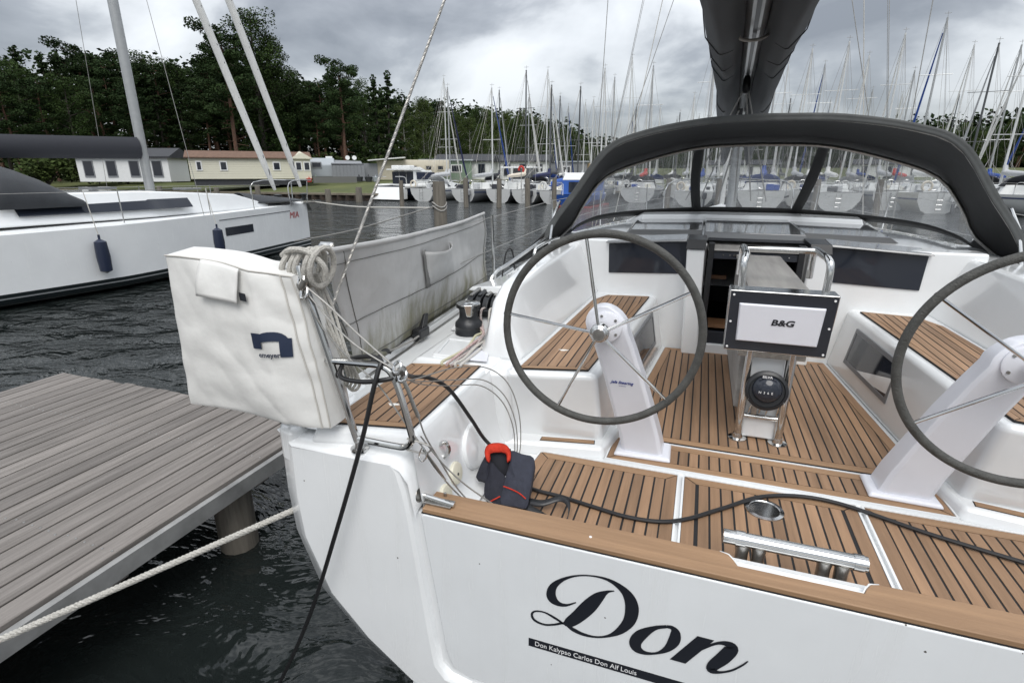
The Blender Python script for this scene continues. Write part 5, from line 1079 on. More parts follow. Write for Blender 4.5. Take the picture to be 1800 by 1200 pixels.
# blue cabin boat --------------------------------------------------------
BB = empty('cabin_boat', (-8.35, 36.0, 0), 'blue cabin boat with white roof moored behind the black hood', 'motor boat', None, -R(4)); ORG[BB.name] = Vector()
rg, dk = loftboat(6.8, 2.7, .8, sternw=.95); mb = MB(); mb.loft(rg, closed=False); mb.add(rg[0], [tuple(range(len(rg[0])))]); mb.build('hull', HBL, BB, ang=40); MB().loft(dk, closed=False).build('deck', HW, BB)
MB().box((0, 2.5, .03), (2.6, 5.0, .12)).build('boot_top', HRED, BB)
ch = MB().hexa([(-1.15, 1.0, .8), (1.15, 1.0, .8), (1.05, 4.6, .8), (-1.05, 4.6, .8)], [(-1.10, 1.05, 1.75), (1.10, 1.05, 1.75), (1.0, 4.5, 1.75), (-1.0, 4.5, 1.75)]).build('cabin', HBL, BB, bevel=.05)
MB().hexa([(-1.12, 1.02, 1.75), (1.12, 1.02, 1.75), (1.0, 4.5, 1.75), (-1.0, 4.5, 1.75)], [(-1.0, 1.3, 2.25), (1.0, 1.3, 2.25), (0.9, 4.2, 2.25), (-0.9, 4.2, 2.25)]).build('roof', HW, BB, bevel=.08)
MB().box((0, .98, 1.3), (1.2, .06, .7)).build('cabin_door', GLASSD, ch)
for s in (-1, 1):
    MB().tube([(s * 1.2, .1, .8), (s * 1.2, .05, 1.5), (s * .7, .02, 1.52), (s * .7, .02, .8)], .03, 6).build('stern_rail', HW, BB)
    MB().tube([(s * 1.2, .07, 1.15), (s * .7, .02, 1.15)], .025, 6).build('stern_rail', HW, BB)
# flat-topped cruiser behind the berths
FT = empty('motor_cruiser', (-16.6, 46.5, 0), 'white motor boat with flat hardtop behind the grey sailboats', 'motor boat', None, -R(6)); ORG[FT.name] = Vector()
rg, dk = loftboat(8.5, 3.2, 1.1, sternw=.9); mb = MB(); mb.loft(rg, closed=False); mb.add(rg[0], [tuple(range(len(rg[0])))]); mb.build('hull', HW, FT, ang=40); MB().loft(dk, closed=False).build('deck', HW, FT)
MB().box((0, 2.6, 2.72), (3.0, 2.8, .14)).build('hardtop', HW, FT, bevel=.05); MB().hexa([(-1.2, 2, 1.1), (1.2, 2, 1.1), (1.1, 5, 1.1), (-1.1, 5, 1.1)], [(-1.1, 2.1, 1.7), (1.1, 2.1, 1.7), (1, 4.5, 1.7), (-1, 4.5, 1.7)]).build('cabin', HW, FT, bevel=.05)
MB().hexa([(-1.15, 3.2, 1.7), (1.15, 3.2, 1.7), (1.05, 4.4, 1.7), (-1.05, 4.4, 1.7)], [(-1.05, 3.0, 2.65), (1.05, 3.0, 2.65), (.95, 3.6, 2.65), (-.95, 3.6, 2.65)]).build('windscreen', GREYGL, FT)
for s in (-1, 1): MB().tube([(s * 1.4, 1.3, 1.1), (s * 1.4, 1.4, 2.7)], .03, 6).build('roof_post', STEEL, FT)
# crowded basin behind -------------------------------------------------------
random.seed(21)
KINDS = [(HW, ALU, CB, CW, 'white sailboat with blue boom cover in the crowded basin'), (HW, ALU_W, CG, CW, 'white sailboat with grey boom cover in the crowded basin'), (HW, ALU_D, CK, CG, 'white sailboat with black boom cover in the crowded basin'), (HCRM, ALU, CW, CB, 'cream sailboat with white boom cover in the crowded basin'), (HB, ALU_W, CW, CW, 'navy sailboat with white boom cover in the crowded basin'), (HW, ALU, CRD, CW, 'white sailboat with red boom cover in the crowded basin')]
BASIN = [  # bearing, distance, mast height, kind
    (-26.05, 50.5, 10.0, 1), (-20.6, 51, 9.2, 2), (-18.0, 51, 8.6, 0), (-16.3, 50, 10.6, 1), (-15.6, 57, 9.8, 3), (-14.9, 48, 8.3, 2), (-13.7, 54, 8.2, 3), (-12.6, 60, 9.2, 1),
    (-11.8, 52, 8.5, 1), (-10.4, 42, 9.3, 1), (-9.4, 60, 11.5, 0), (-8.5, 60, 13.2, 1), (-7.9, 72, 9.0, 3), (-7.2, 66, 9.3, 2), (-5.75, 50, 10.7, 5), (-4.7, 64, 9.0, 1), (-3.5, 80, 9.2, 3), (-2.9, 70, 9.0, 2), (-2.2, 57, 9.2, 1),
    (-.95, 45, 11.9, 0), (-.1, 49, 9.2, 1), (1.0, 66, 9.5, 4), (2.2, 52, 10, 3), (3.4, 60, 10.5, 1), (4.3, 43, 10.2, 0), (5.4, 55, 11, 1), (6.5, 70, 10, 2), (7.6, 47, 10.6, 1), (8.9, 60, 11.6, 3), (10.0, 44, 10.3, 4), (11.4, 54, 11, 1), (12.6, 70, 10.4, 0), (13.8, 46, 10.8, 1),
    (15.1, 58, 10.2, 5), (16.6, 44, 11, 3), (17.9, 60, 12, 1), (19.2, 48, 10, 2), (20.8, 56, 11, 0), (22.3, 45, 10.5, 1), (23.8, 60, 11, 3), (-6.3, 90, 11, 1), (-1.6, 96, 11, 0), (3.0, 95, 11, 1), (9.4, 92, 12, 3), (14.5, 90, 12, 1), (18.5, 95, 12, 2)]
for b, d, mh, kd in BASIN:
    x, y = pol(b, d); h, mm, bmt, fu, lb = KINDS[kd]; Lb = random.uniform(8.8, 11.2)
    if b < -9.5: k_ = 1.22; mh = 2.2 + (mh - 2.2) * k_; d *= k_; x, y = pol(b, d)
    y -= Lb * .56
    lb = lb.replace('in the crowded basin', 'moored ' + next(n_ for lim, n_ in ((-17, 'before the long white bungalow'), (-10.5, 'before the grey boat shed'), (-4, 'beyond the blue cabin boat'), (3, 'beyond the port hood window'), (9, 'ahead of the mast'), (99, 'off the starboard bow')) if b < lim) + (' farther out' if d > 62 else ''))
    sailboat(x, y, R(random.uniform(-7, 3)), Lb, Lb * .325, random.uniform(.95, 1.15), h, mh, mm, bmt, fu, random.choice([CK, CG, CB, None]), detail=d < 62 and b < 25, label=lb, group='boats in the crowded basin')
# pontoon behind them so that nothing floats apart
# neighbour yacht ---------------------------------------------------------------
MI = empty('neighbour_yacht', (-12.9, 3.06, 0), 'white yacht with dark waterline stripes and red MIA lettering on its bow', 'yacht', None, -R(6)); ORG[MI.name] = Vector()
STRP = mat('dark_stripe', (.02, .028, .030), .4)
LM_, BMi, fbm = 11.0, 3.7, 1.30
rg = []
dk = []
for i in range(21):
    t = i / 20; yy = t * LM_; hb = BMi / 2 * (.85 + .15 * math.sin(min(1, t / .4) * math.pi / 2)) if t < .4 else BMi / 2 * max(0.004, 1 - ((t - .4) / .6) ** 1.25)
    z = fbm * (.92 + .10 * t)
    lf = [(-hb, yy, z), (-hb, yy, .27), (-hb * .985, yy, .20), (-hb * .975, yy, .175), (-hb * .94, yy, .08), (-hb * .90, yy, .055), (0, yy, -.4)]
    rg.append(lf + [(-a, b_, c) for a, b_, c in reversed(lf[:-1])]); dk.append([(-hb, yy, z), (0, yy, z + .06), (hb, yy, z)])
for name, lo, hi, m_ in (('hull', 0, 1, GEL), ('stripe', 1, 2, STRP), ('stripe_gap', 2, 3, GEL), ('stripe', 3, 4, STRP), ('stripe_gap', 4, 5, GEL), ('boot_top', 5, 6, STRP)):
    mb = MB(); mb.loft([r_[lo:hi + 1] for r_ in rg], closed=False); mb.loft([list(reversed(r_))[lo:hi + 1] for r_ in rg], closed=False); mb.build(name, m_, MI, ang=40)
MB().add(rg[0], [tuple(range(len(rg[0])))]).build('transom', GEL, MI)
MB().loft(dk, closed=False).build('deck', NONSKID, MI)
S = [(2.6, 1.25, .55), (5.5, 1.2, .55), (8.0, .75, .4), (9.3, .35, .08)]
MB().loft([[(-w_, yy, fbm), (-w_ * .85, yy, fbm + h), (w_ * .85, yy, fbm + h), (w_, yy, fbm)] for yy, w_, h in S]).build('cabin', GELC, MI, bevel=.05)
def sside(yy, zz, d=.006):
    t = yy / LM_; hb = BMi / 2 * max(0.004, 1 - ((t - .4) / .6) ** 1.25) if t > .4 else BMi / 2; return Vector((hb + d, yy, zz))
MB().grid(lambda u, v: sside(7.15 + 1.05 * u, .74 + .20 * v), 6, 2).build('hull_window', GLASSD, MI)
MB().tube([sside(7.0 + 3.0 * i / 20, 1.13 + .018 * i / 20, .004) for i in range(21)], .009, 4).build('styling_line', INK, MI)
tx = text('lettering', 'MIA', .24, Matrix.Translation((0, 0, 0)), REDINK, MI, shear=.12, extr=0)
for vtx in tx.data.vertices:
    vtx.co = sside(9.95 + vtx.co.x * 1.25, .93 + vtx.co.y * 1.1, .012)
MB().box((0, 11.15, 1.36), (.22, .75, .06)).build('bow_roller', STEEL, MI)
MB().hexa([(-.10, 11.1, 1.10), (.10, 11.1, 1.10), (.05, 11.5, 1.20), (-.05, 11.5, 1.20)], [(-.12, 11.0, 1.30), (.12, 11.0, 1.30), (.05, 11.55, 1.32), (-.05, 11.55, 1.32)]).build('anchor', STEEL_D, MI)
mastp = Vector((0, 6.3, 15.0)); MB().tube([(0, 6.3, 1.3), mastp], .10, 12).build('mast', ALU, MI)
for y0, zt in ((10.95, .93), (9.95, .74)):
    a = Vector((0, y0, 1.50)); b_ = Vector((0, 6.5, 15.0 * zt)); MB().tube([a + (b_ - a) * q for q in (0.025, .05, .1, .3, .6, 1)], [.04, .065, .085, .095, .085, .04], 10).build('furled_sail', SAILW, MI)
    MB().lathe([(.02, 0), (.12, 0), (.12, .03), (.06, .05), (.06, .13), (.12, .15), (.12, .18), (.03, .2)], (0, y0 - .02, 1.42), 16).build('furling_drum', BLACKPL, MI)
    MB().tube([a + (b_ - a) * q + Vector((.085 * math.cos(q * 160), 0, .085 * math.sin(q * 160))) for q in [.06 + .8 * i / 120 for i in range(121)]], .012, 5).build('furling_line', CK, MI)
for s in (-1, 1):
    MB().tube([(s * .75, 9.7, 1.32), (s * .72, 9.75, 1.95), (s * .25, 11.0, 2.0), (0, 11.15, 2.0)], .0145, 8, smooth=4).build('pulpit', STEEL, MI)
    MB().tube([(s * .30, 10.75, 1.34), (s * .33, 10.8, 1.98)], .0145, 8).build('pulpit', STEEL, MI)
    MB().tube([(s * 1.75, 6.3, 1.3), (s * .9, 6.2, 8.0), mastp], .006, 5).build('shroud', WIRE, MI)
    for yy in (2.5, 4.6, 6.8, 8.4): MB().tube([sside(yy, 1.28, -.05) if s > 0 else Vector((-sside(yy, 1.28, -.05).x, yy, 1.28)), (sside(yy, 1.9, -.06) if s > 0 else Vector((-sside(yy, 1.9, -.06).x, yy, 1.9)))], .0125, 6).build('stanchion', STEEL, MI)
    MB().tube([Vector((s * sside(yy, 1.88, -.06).x, yy, 1.88)) for yy in (.5, 2.5, 4.6, 6.8, 8.4, 9.7)], .005, 5).build('lifeline', WIRE, MI)
MB().tube([(0, 6.2, 2.75), (0, 2.2, 2.65)], [.16, .2, .18, .14], 10, flat=1.5).build('boom_cover', CK, MI)
MB().grid(lambda u, v: Vector((math.cos(math.pi * u) * 1.25, 2.9 + 1.4 * v, 1.6 + .85 * math.sin(math.pi * u) ** .6 * (1 - v * v * .8))), 14, 6).build('sprayhood', BAG, MI, solid=.02, ang=70)
MB().grid(lambda u, v: Vector((-.45 + .9 * u, 8.6 + 1.9 * v, 1.42 + .28 * math.sin(u * math.pi) * (1 - v * .8))), 10, 6).build('deck_cover', BAG, MI, solid=.01, ang=70)

for sd_ in (-1, 1):
    MB().grid(lambda u, v: Vector((sd_ * (1.235 - .16 * v - .02 * u * u - .30 * max(0, u - .75) + .005), 3.2 + 3.3 * u, fbm + .17 + .20 * v)), 8, 1).build('cabin_window', GLASSD, MI)
    for yy in (4.0, 6.4):
        MB().lathe([(.001, -.32), (.10, -.27), (.115, 0), (.10, .27), (.02, .32), (.02, .40)], (sd_ * 1.97, yy, .72), 14).build('fender', HB, MI); MB().tube([(sd_ * 1.97, yy, 1.1), (sd_ * 1.80, yy, 1.88)], .008, 5).build('fender_line', ROPEW, MI)
for yy, w_ in ((5.2, .5), (7.2, .45)): MB().box((0, yy, fbm + .60 - .03 * (yy - 5) ** 2 * .4), (w_, w_, .05)).build('deck_hatch', GREYGL, MI, bevel=.01)
# ================================================================== buildings on the bank
def bpart(e_, name, m_, c, d, rz=0, **k): return MB().box(c, d, rz).build(name, m_, e_, **k)
def building(name, b, d, face, label, cat):
    x, y = pol(b, d); e_ = empty(name, (x, y, 1.45), label, cat, None, R(face)); ORG[e_.name] = Vector(); return e_
SID = mat('cream_siding', (.62, .60, .49), .7, var=.04)
TILE = mat('brown_tiles', (.15, .088, .060), .8, var=.25, vscale=4); WHT = mat('white_wall', (.72, .73, .72), .7, var=.05); DRF = mat('dark_roof', (.04, .042, .048), .7, var=.3); GRYW = mat('grey_cladding', (.22, .23, .245), .7, var=.08); GRYL = mat('light_grey_wall', (.36, .39, .42), .6); GRN = mat('green_cabin', (.17, .235, .17), .7); BGE = mat('beige_caravan', (.46, .42, .33), .6, var=.06); TAN = mat('tan_wall', (.50, .36, .20), .7)
WF = mat('window_frame', (.75, .75, .74), .5)
def window(e_, x, y, z, w_, h, sideways=False, fm=None):
    f = MB().box((x, y, z), (w_, .06, h) if not sideways else (.06, w_, h)).build('window', fm or WF, e_)
    MB().box((x, y - .02, z), (w_ - .20, .06, h - .20) if not sideways else (.10, w_ - .20, h - .20)).build('pane', GLASSD, f)
    return f
# cream mobile home: gable end facing right, long wall facing us
H1 = building('mobile_home', -43.6, 60, 44, 'cream clapboard mobile home with brown tiled roof on the grass bank', 'mobile home')
for k in range(12):
    z = .28 + .155 * k; MB().hexa([(-6.0, -1.75 - .02, z), (4.2, -1.75 - .02, z), (4.2, -1.7, z), (-6.0, -1.7, z)], [(-6.0, -1.745, z + .15), (4.2, -1.745, z + .15), (4.2, -1.7, z + .15), (-6.0, -1.7, z + .15)]).build('clapboard', SID, H1, smooth=False)
    MB().hexa([(4.2, -1.7, z), (4.28, -1.7, z), (4.28, 1.7, z), (4.2, 1.7, z)], [(4.2, -1.7, z + .15), (4.25, -1.7, z + .15), (4.25, 1.7, z + .15), (4.2, 1.7, z + .15)]).build('clapboard', SID, H1, smooth=False)
bpart(H1, 'wall', SID, (-.9, 0, 1.2), (10.1, 3.35, 1.95)); bpart(H1, 'skirting', DRF, (-.9, 0, .0), (9.8, 3.2, .6))
MB().loft([[(x, -2.0, 2.10), (x, -2.0, 2.18), (x, 0, 2.80), (x, 2.0, 2.18), (x, 2.0, 2.10)] for x in (-6.3, 4.6)]).build('roof', TILE, H1, smooth=False)
MB().hexa([(2.6, -2.35, 2.10), (4.7, -2.35, 2.10), (4.7, 0, 2.12), (2.6, 0, 2.12)], [(3.5, -2.30, 2.62), (3.8, -2.30, 2.62), (3.7, 0, 2.85), (3.6, 0, 2.85)]).build('bay_gable', SID, H1, smooth=False)
MB().box((3.65, -1.9, 1.2), (1.5, .5, 1.95)).build('bay', SID, H1)
for x, w_, h in ((-5.2, .5, .85), (-3.2, .65, .85), (1.35, .7, .8)): window(H1, x, -1.78, 1.42, w_, h)
window(H1, 3.3, -2.17, 1.42, .62, .85); window(H1, 4.05, -2.17, 1.42, .62, .85); window(H1, 4.3, -.6, 1.42, .7, .9, True)
bpart(H1, 'deck_fence', mat('grey_fence', (.14, .14, .135), .9), (6.6, -2.2, .15), (4.2, .08, .6))
# grey caravan with awning
H2 = building('caravan', -37.2, 63, 37, 'grey caravan with a grey fabric awning next to the cream mobile home', 'caravan')
MB().loft([[(x, -1.1, .4), (x, -1.15, 1.6), (x, -.7, 2.3), (x, .9, 2.3), (x, 1.1, 1.6), (x, 1.1, .4)] for x in (-2.9, .2)]).build('body', GRYL, H2, bevel=.1); window(H2, -1.6, -1.18, 1.6, 1.0, .6, fm=GRYW)
MB().loft([[(-.1, -1.7, .0), (-.1, -1.6, 1.65), (-.1, -.2, 2.12), (-.1, 1, 2.1), (-.1, 1, 0)], [(3.2, -1.7, .0), (3.1, -1.6, 1.6), (2.95, -.2, 2.02), (2.95, 1, 2.0), (3.2, 1, 0)]]).build('awning', GRYW, H2, smooth=False)
for k in range(9): bpart(H2, 'awning_panel', GRYW, (.15 + .36 * k, -1.68, .80), (.33, .04, 1.55), smooth=False)
bpart(H2, 'awning_trim', DRF, (1.5, -1.66, 1.68), (3.3, .06, .10)); bpart(H2, 'vent', WHT, (-.3, 0, 2.38), (.7, .6, .2), bevel=.05)
for x in (1.6, 2.3): MB().lathe([(.001, -.05), (.24, 0), (.22, .04), (.001, .03)], (x, -.2, 2.35), 14, Matrix.Rotation(R(80), 3, 'X')).build('satellite_dish', WHT, H2)
# beige caravan with porch
H3 = building('caravan', -29.6, 64, 29, 'beige caravan with a sloping white porch roof behind the motor cruiser', 'caravan')
MB().loft([[(x, -1.1, .35), (x, -1.15, 1.4), (x, -.8, 2.2), (x, .8, 2.2), (x, 1.1, 1.4), (x, 1.1, .35)] for x in (-.9, 4.2)]).build('body', BGE, H3, bevel=.12)
for x in (.3, 1.9, 3.2): window(H3, x, -1.17, 1.35, .75, .55, fm=BGE)
MB().hexa([(-4.6, -2.0, 2.05), (-.7, -2.0, 2.35), (-.7, 1.4, 2.35), (-4.6, 1.4, 2.05)], [(-4.6, -2.0, 2.15), (-.6, -2.0, 2.48), (-.6, 1.4, 2.48), (-4.6, 1.4, 2.15)]).build('porch_roof', WHT, H3)
bpart(H3, 'porch', BGE, (-2.2, -.2, 1.1), (3.0, 2.2, 2.0)); bpart(H3, 'shed', GRYW, (-4.5, -.4, .9), (1.7, 2.0, 1.8))
H4 = building('cabin', -26.1, 68, 26, 'green timber cabin with pale flat roof between the caravan and white houses', 'cabin')
bpart(H4, 'wall', GRN, (0, 0, 1.1), (6.0, 3.0, 2.2)); bpart(H4, 'roof', GRYL, (0, 0, 2.27), (6.4, 3.5, .14)); window(H4, 1.2, -1.52, 1.3, 1.3, .9)
for x in (-1.9, -.6, 2.6): bpart(H4, 'board', GRN, (x, -1.53, 1.1), (.09, .04, 2.15))
def bungalow(b, d, n, w_, label, roofh=.9):
    e_ = building('bungalow', b, d, -b * .4, label, 'house')
    bpart(e_, 'wall', WHT, (0, 0, 1.1), (w_, 3.4, 2.2))
    MB().loft([[(x, -2.0, 2.15), (x, -2.0, 2.3), (x, 0, 2.2 + roofh), (x, 2.0, 2.3), (x, 2.0, 2.15)] for x in (-w_ / 2 - .4, w_ / 2 + .4)]).build('roof', DRF, e_, smooth=False)
    for k in range(n):
        x = -w_ / 2 + w_ * (k + .5) / n
        f = MB().box((x, -1.72, 1.15), (.95, .06, 1.5)).build('window' if k % 2 else 'door', GRYW, e_); MB().box((x, -1.74, 1.2), (.78, .06, 1.3)).build('pane', GLASSD, f)
    return e_
bungalow(-24.0, 72, 3, 7.0, 'white bungalow with dark roof and three openings beside the green cabin')
bungalow(-19.6, 74, 5, 10.5, 'long white bungalow with dark roof behind the sailboat masts')
H5 = building('shed', -14.8, 78, 10, 'long grey boat shed behind the crowded masts', 'shed'); bpart(H5, 'wall', GRYW, (0, 0, 1.1), (8.5, 4, 2.2)); bpart(H5, 'roof', GRYL, (0, 0, 2.28), (9, 4.4, .14)); window(H5, -2, -2.02, 1.2, 1.2, 1.0); window(H5, 1.5, -2.02, 1.2, 1.2, 1.0)
H6 = building('caravan', -11.6, 80, 8, 'tan caravan with flat roof beside the grey shed', 'caravan'); bpart(H6, 'body', TAN, (0, 0, 1.1), (5, 2.4, 2.0), bevel=.15); window(H6, -1.2, -1.22, 1.3, .9, .6); window(H6, 1.2, -1.22, 1.3, .9, .6)
for b, d, w_, lb in ((-53.5, 66, 8.5, 'white bungalow with dark roof and four openings next to the cream mobile home'), (3.0, 110, 12, 'low white bungalow far behind the basin near the bow'), (15.5, 115, 14, 'wide white bungalow far behind the starboard boats')): bungalow(b, d, 4, w_, lb)
# small clutter on the bank
for k, (b, d, m_, s) in enumerate(((-39.5, 58, CRD, .35), (-38.9, 58.5, GRN, .45), (-38.2, 58.6, CRD, .3), (-34.8, 60, DRF, .5), (-33.9, 60, DRF, .5), (-33.2, 60, GRYL, .45))):
    x, y = pol(b, d); o = MB().lathe([(.6 * s, 0), (.8 * s, .9 * s), (.86 * s, .95 * s), (.8 * s, 1.0 * s), (.2 * s, 1.02 * s), (.05 * s, 1.5 * s)], (x, y, 1.38), 12).build('planter_tub' if k < 3 else 'rubbish_bin', m_, None, org=(x, y, 1.38))
    tag(o, ['red plant tub beside the cream mobile home', 'green plant tub between two red ones', 'red plant tub nearest the grey caravan', 'black bin under the tall pine', 'black bin nearer the beige caravan than its twin', 'grey bin near the beige caravan'][k], 'tub' if k < 3 else 'bin')
# ================================================================== trees
BARKP = mat('pine_bark', (.15, .075, .045), .9, c2=(.07, .045, .035), vscale=2); BARKB = mat('birch_bark', (.42, .41, .38), .85, c2=(.10, .10, .095), vscale=3, stretch=(1, 1, .6)); BARKD = mat('dark_bark', (.05, .042, .035), .9)
LPINE = mat('pine_needles', (.034, .056, .020), .8, c2=(.015, .028, .011), spec=.08, vscale=.45, rnd=.22); LBIRCH = mat('birch_leaves', (.080, .108, .032), .7, c2=(.038, .060, .019), spec=.08, vscale=.45, rnd=.22); LOAK = mat('broad_leaves', (.046, .074, .020), .7, c2=(.020, .037, .012), spec=.08, vscale=.45, rnd=.22); LBUSH = mat('bush_leaves', (.075, .10, .028), .75, c2=(.035, .055, .02), spec=.08, vscale=.7, rnd=.2)
def leaf_cloud(mb, c, r, n, size, rng, flat=.75):
    for _ in range(n):
        while True:
            q = Vector((rng.uniform(-1, 1), rng.uniform(-1, 1), rng.uniform(-1, 1)))
            if .25 < q.length < 1: break
        p = Vector(c) + Vector((q.x * r, q.y * r, q.z * r * flat))
        a = Vector((rng.uniform(-1, 1), rng.uniform(-1, 1), rng.uniform(-.6, .6))).normalized(); b = a.cross(Vector((rng.uniform(-1, 1), rng.uniform(-1, 1), rng.uniform(-1, 1)))).normalized()
        s = size * rng.uniform(.6, 1.4)
        i = len(mb.v); mb.v += [p - a * s, p + b * s * .6, p + a * s, p - b * s * .6]; mb.f.append((i, i + 1, i + 2, i + 3))
def tree_proto(kind, h, seed):
    rng = random.Random(seed); tr = MB(); cr_ = MB()
    bend = [Vector((0, 0, -.3))]; x = y = 0
    for i in range(1, 7):
        x += rng.uniform(-.16, .16); y += rng.uniform(-.16, .16); bend.append(Vector((x, y, h * .97 * i / 6)))
    at_ = lambda t: bend[min(5, int(t * 6))].lerp(bend[min(6, int(t * 6) + 1)], t * 6 - min(5, int(t * 6)))
    r0 = h * .0135
    tr.tube(bend, [r0 * 1.25, r0, r0 * .9, r0 * .75, r0 * .6, r0 * .4, r0 * .15], 8)
    if kind == 'pine':
        for k in range(20):
            t = .42 + .56 * (k / 20) ** .9; a = k * 2.4 + rng.uniform(-.4, .4); ln = h * (.17 - .10 * abs(t - .62) * 1.6) * rng.uniform(.7, 1.25)
            s = at_(t); e_ = s + Vector((math.cos(a) * ln, math.sin(a) * ln, ln * rng.uniform(.05, .45))); tr.tube([s, s.lerp(e_, .5) + Vector((0, 0, -.05 * ln)), e_], [r0 * .3, r0 * .2, .03], 5)
            for q in (.6, 1.0): leaf_cloud(cr_, s.lerp(e_, q), h * .058 * rng.uniform(.8, 1.35), 240, h * .0082, rng, .55)
        leaf_cloud(cr_, at_(.97), h * .07, 320, h * .0082, rng, .7)
        for k in range(6):
            t = rng.uniform(.15, .4); a = rng.uniform(0, 6.3); s = at_(t); tr.tube([s, s + Vector((math.cos(a) * .09 * h, math.sin(a) * .09 * h, rng.uniform(-.02, .03) * h))], [r0 * .15, .02], 4)
    elif kind == 'spruce':
        for k in range(30):
            t = .10 + .88 * k / 30; a = k * 2.4; ln = h * .19 * (1.03 - t) * rng.uniform(.8, 1.2); s = at_(t); e_ = s + Vector((math.cos(a) * ln, math.sin(a) * ln, -ln * .12)); tr.tube([s, e_], [r0 * .25, .02], 4)
            for q in (.35, .7, 1): leaf_cloud(cr_, s.lerp(e_, q), h * .036 * (1.25 - t * .6), 75, h * .0088, rng, .5)
        leaf_cloud(cr_, at_(.98), h * .03, 50, h * .012, rng, 1.6)
    else:
        lo = .20 if kind == 'birch' else .16
        for k in range(24):
            t = lo + (.97 - lo) * k / 24; a = k * 2.4 + rng.uniform(-.5, .5); wd = math.sin(min(1, (t - lo) / (1 - lo) * 1.0 + .18) * math.pi * .88) ** .7
            ln = h * (.155 if kind == 'birch' else .21) * wd * rng.uniform(.6, 1.25); s = at_(t); e_ = s + Vector((math.cos(a) * ln, math.sin(a) * ln, ln * rng.uniform(.2, .8))); tr.tube([s, s.lerp(e_, .5), e_], [r0 * .35, r0 * .2, .025], 5)
            for q in (.5, .95): leaf_cloud(cr_, s.lerp(e_, q), h * .062 * rng.uniform(.7, 1.35), 230, h * .0062, rng, .85)
        leaf_cloud(cr_, at_(.97), h * .05, 190, h * .0062, rng, 1)
    return tr, cr_
PROTO = {}
SPEC = {'pine': (BARKP, LPINE, 'pine_tree', 'dark scots pine with bare reddish trunk in the wood behind the bank'), 'spruce': (BARKD, LPINE, 'spruce_tree', 'dark pointed spruce in the wood behind the bank'), 'birch': (BARKB, LBIRCH, 'birch_tree', 'lighter green birch with pale thin trunk in the wood behind the bank'), 'oak': (BARKD, LOAK, 'broadleaf_tree', 'rounded broadleaf tree in the wood behind the bank')}
for kd in SPEC:
    for v in range(3):
        t_, c_ = tree_proto(kd, 16.0, 100 + v * 7 + len(kd)); bk, lf, nm, lb = SPEC[kd]
        e_ = empty(nm, (0, 0, 0), lb, 'tree', 'trees of the wood behind the bank'); ORG[e_.name] = Vector()
        t_.build('trunk', bk, e_); c_.build('crown', lf, e_, smooth=False); PROTO[(kd, v)] = [e_, False]
rt = random.Random(5)
def plant(kd, b, d, h, z=1.45, label=None):
    v = rt.randrange(3); pr = PROTO[(kd, v)]
    if pr[1]: e_ = copy_tree(pr[0])
    else: e_ = pr[0]; pr[1] = True
    x, y = pol(b, d); s = h / 16.0 * 1.03; e_.location = (x, y, z); e_.rotation_euler = (0, 0, rt.uniform(0, 6.28)); e_.scale = (s * rt.uniform(.9, 1.15),) * 2 + (s,)
    if label: e_['label'] = label; del e_['group']
    return e_
def skyline(b):      # height of the wood's edge above the eye, per unit distance
    T = [(-64, .150), (-52, .155), (-46, .165), (-43, .175), (-40, .142), (-36, .138), (-32, .135), (-28, .118), (-24, .106), (-20, .100), (-17, .088), (-14, .078), (-12.4, .062), (-11, .045), (-6, .036), (0, .040), (6, .050), (12, .058), (18, .062), (26, .066)]
    for (a, p), (c, q) in zip(T, T[1:]):
        if a <= b <= c: return p + (q - p) * (b - a) / (c - a)
    return .06
def dist(b): return 88 if b < -34 else (88 + (b + 34) * 2.6 if b < -20 else min(230, 124 + (b + 20) * 7))
for row in range(3):
    b = -64.0 + row * 1.1
    while b < 25:
        d = dist(b) * (1 + .10 * row) + rt.uniform(-3, 3); k = skyline(b) * (1.02 if row else .86) * rt.uniform(.88, 1.06)
        if b < -33: kd = rt.choice(['pine', 'pine', 'pine', 'spruce', 'oak'] if row else ['pine', 'oak', 'spruce', 'pine'])
        elif b < -26: kd = rt.choice(['pine', 'spruce', 'birch', 'birch'])
        elif b < -11: kd = rt.choice(['birch', 'birch', 'birch', 'oak'])
        else: kd = rt.choice(['oak', 'birch', 'pine'])
        t_ = plant(kd, b, d, 2.2 + d * k - 1.4 - row * .5, 1.5 + row * .4)
        lm = next(n_ for lim, n_ in ((-49, 'the four-opening bungalow'), (-40, 'the cream mobile home'), (-35.5, 'the grey caravan'), (-31, 'the motor cruiser'), (-27, 'the beige caravan'), (-22, 'the green cabin'), (-17, 'the long white bungalow'), (-11, 'the grey boat shed'), (0, 'the blue cabin boat'), (99, 'the boats off the bow')) if b < lim)
        t_['label'] = {'pine': 'dark scots pine', 'spruce': 'dark pointed spruce', 'birch': 'light green birch', 'oak': 'rounded broadleaf tree'}[kd] + (' at the front of the wood behind ', ' in the middle of the wood behind ', ' deep in the wood behind ')[row] + lm
        b += 180 / math.pi * (3.0 + row * .25) / d * rt.uniform(.8, 1.25)
plant('oak', -43.2, 84, 20.5, label='tall loose broadleaf tree rising above the wood behind the cream mobile home')
plant('oak', -42.0, 86, 18.0, label='second tall broadleaf tree rising beside the tallest one')
plant('pine', -36.0, 74, 13.6, label='scots pine with reddish trunk standing free beside the grey caravan')
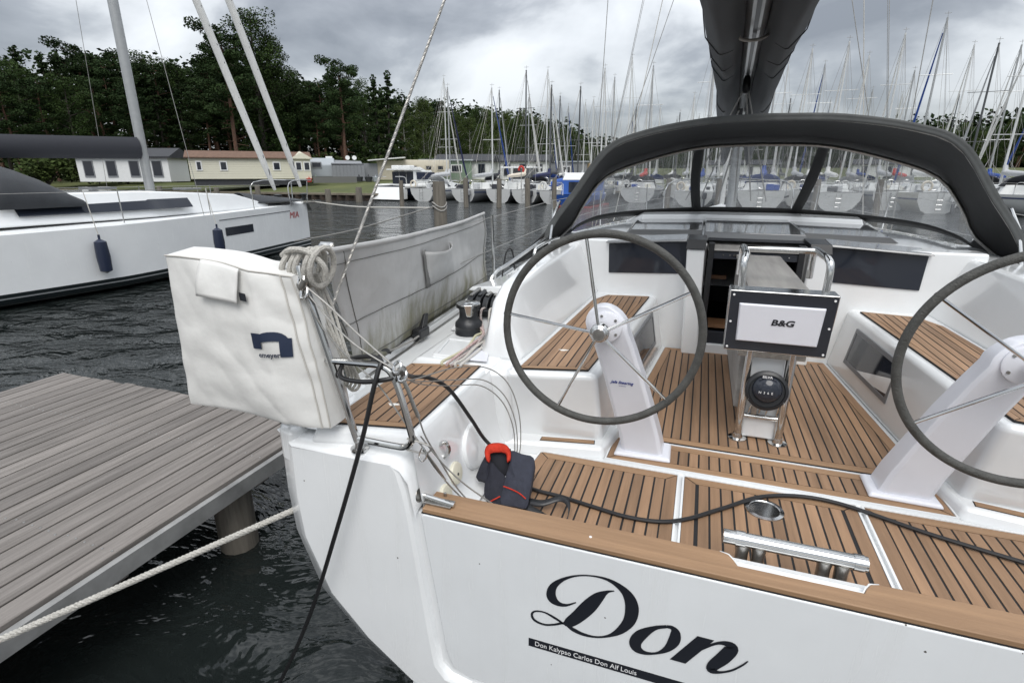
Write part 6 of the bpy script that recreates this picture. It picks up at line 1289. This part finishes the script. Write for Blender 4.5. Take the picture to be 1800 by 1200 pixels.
plant('spruce', -32.7, 84, 13.6, label='dark spruce top standing out between the pine and the masts')
plant('spruce', -31.5, 84, 14.2, label='ragged spruce top beside the backstay')
plant('pine', -45.6, 78, 17.0, label='scots pine trunk rising behind the cream roof')
# shrubs along the foot of the wood
rt2 = random.Random(9)
def shrub_mesh(seed):
    rng = random.Random(seed); mb = MB()
    for k in range(9): leaf_cloud(mb, (rng.uniform(-1.2, 1.2), rng.uniform(-.6, .6), rng.uniform(.4, 1.5)), rng.uniform(.5, .8), 130, .11, rng, .9)
    st_ = MB()
    for k in range(6): st_.tube([(0, 0, -.2), (rng.uniform(-1, 1), rng.uniform(-.5, .5), rng.uniform(.9, 1.6))], [.05, .02], 4)
    return mb, st_
SHR = []
for s in range(2):
    f_, st_ = shrub_mesh(40 + s); e_ = empty('shrub', (0, 0, 0), 'yellowish green shrub at the foot of the wood', 'shrub', 'shrubs at the foot of the wood'); ORG[e_.name] = Vector()
    f_.build('foliage', LBUSH, e_, smooth=False); st_.build('stem', BARKD, e_); SHR.append([e_, False])
for k in range(52):
    b = -60 + k * 1.02 + rt2.uniform(-.4, .4); pr = SHR[k % 2]
    e_ = copy_tree(pr[0]) if pr[1] else pr[0]; pr[1] = True
    x, y = pol(b, dist(b) * rt2.uniform(.85, .94)); e_.location = (x, y, 1.4); s = rt2.uniform(.8, 1.9); e_.scale = (s * 1.3, s, s); e_.rotation_euler = (0, 0, rt2.uniform(0, 6))
# dense dark interior of the wood seen between the trunks
def thicket():
    rng = random.Random(3); mb = MB()
    for k in range(230):
        b = -64 + 90 * k / 230 + rng.uniform(-.3, .3); d = dist(b) * rng.uniform(1.22, 1.40); hh = d * skyline(b) * rng.uniform(.72, .96)
        for q in (.02, .14, .35, .58, .80, .98):
            x, y = pol(b + rng.uniform(-.4, .4), d); leaf_cloud(mb, (x, y, 1.5 + q * hh), d * .022, 90, d * .0034, rng, 1.3)
    return mb
tag(thicket().build('far_wood', LPINE, None, smooth=False), 'dense dark interior of the wood behind the front trees', None, None, 'stuff')
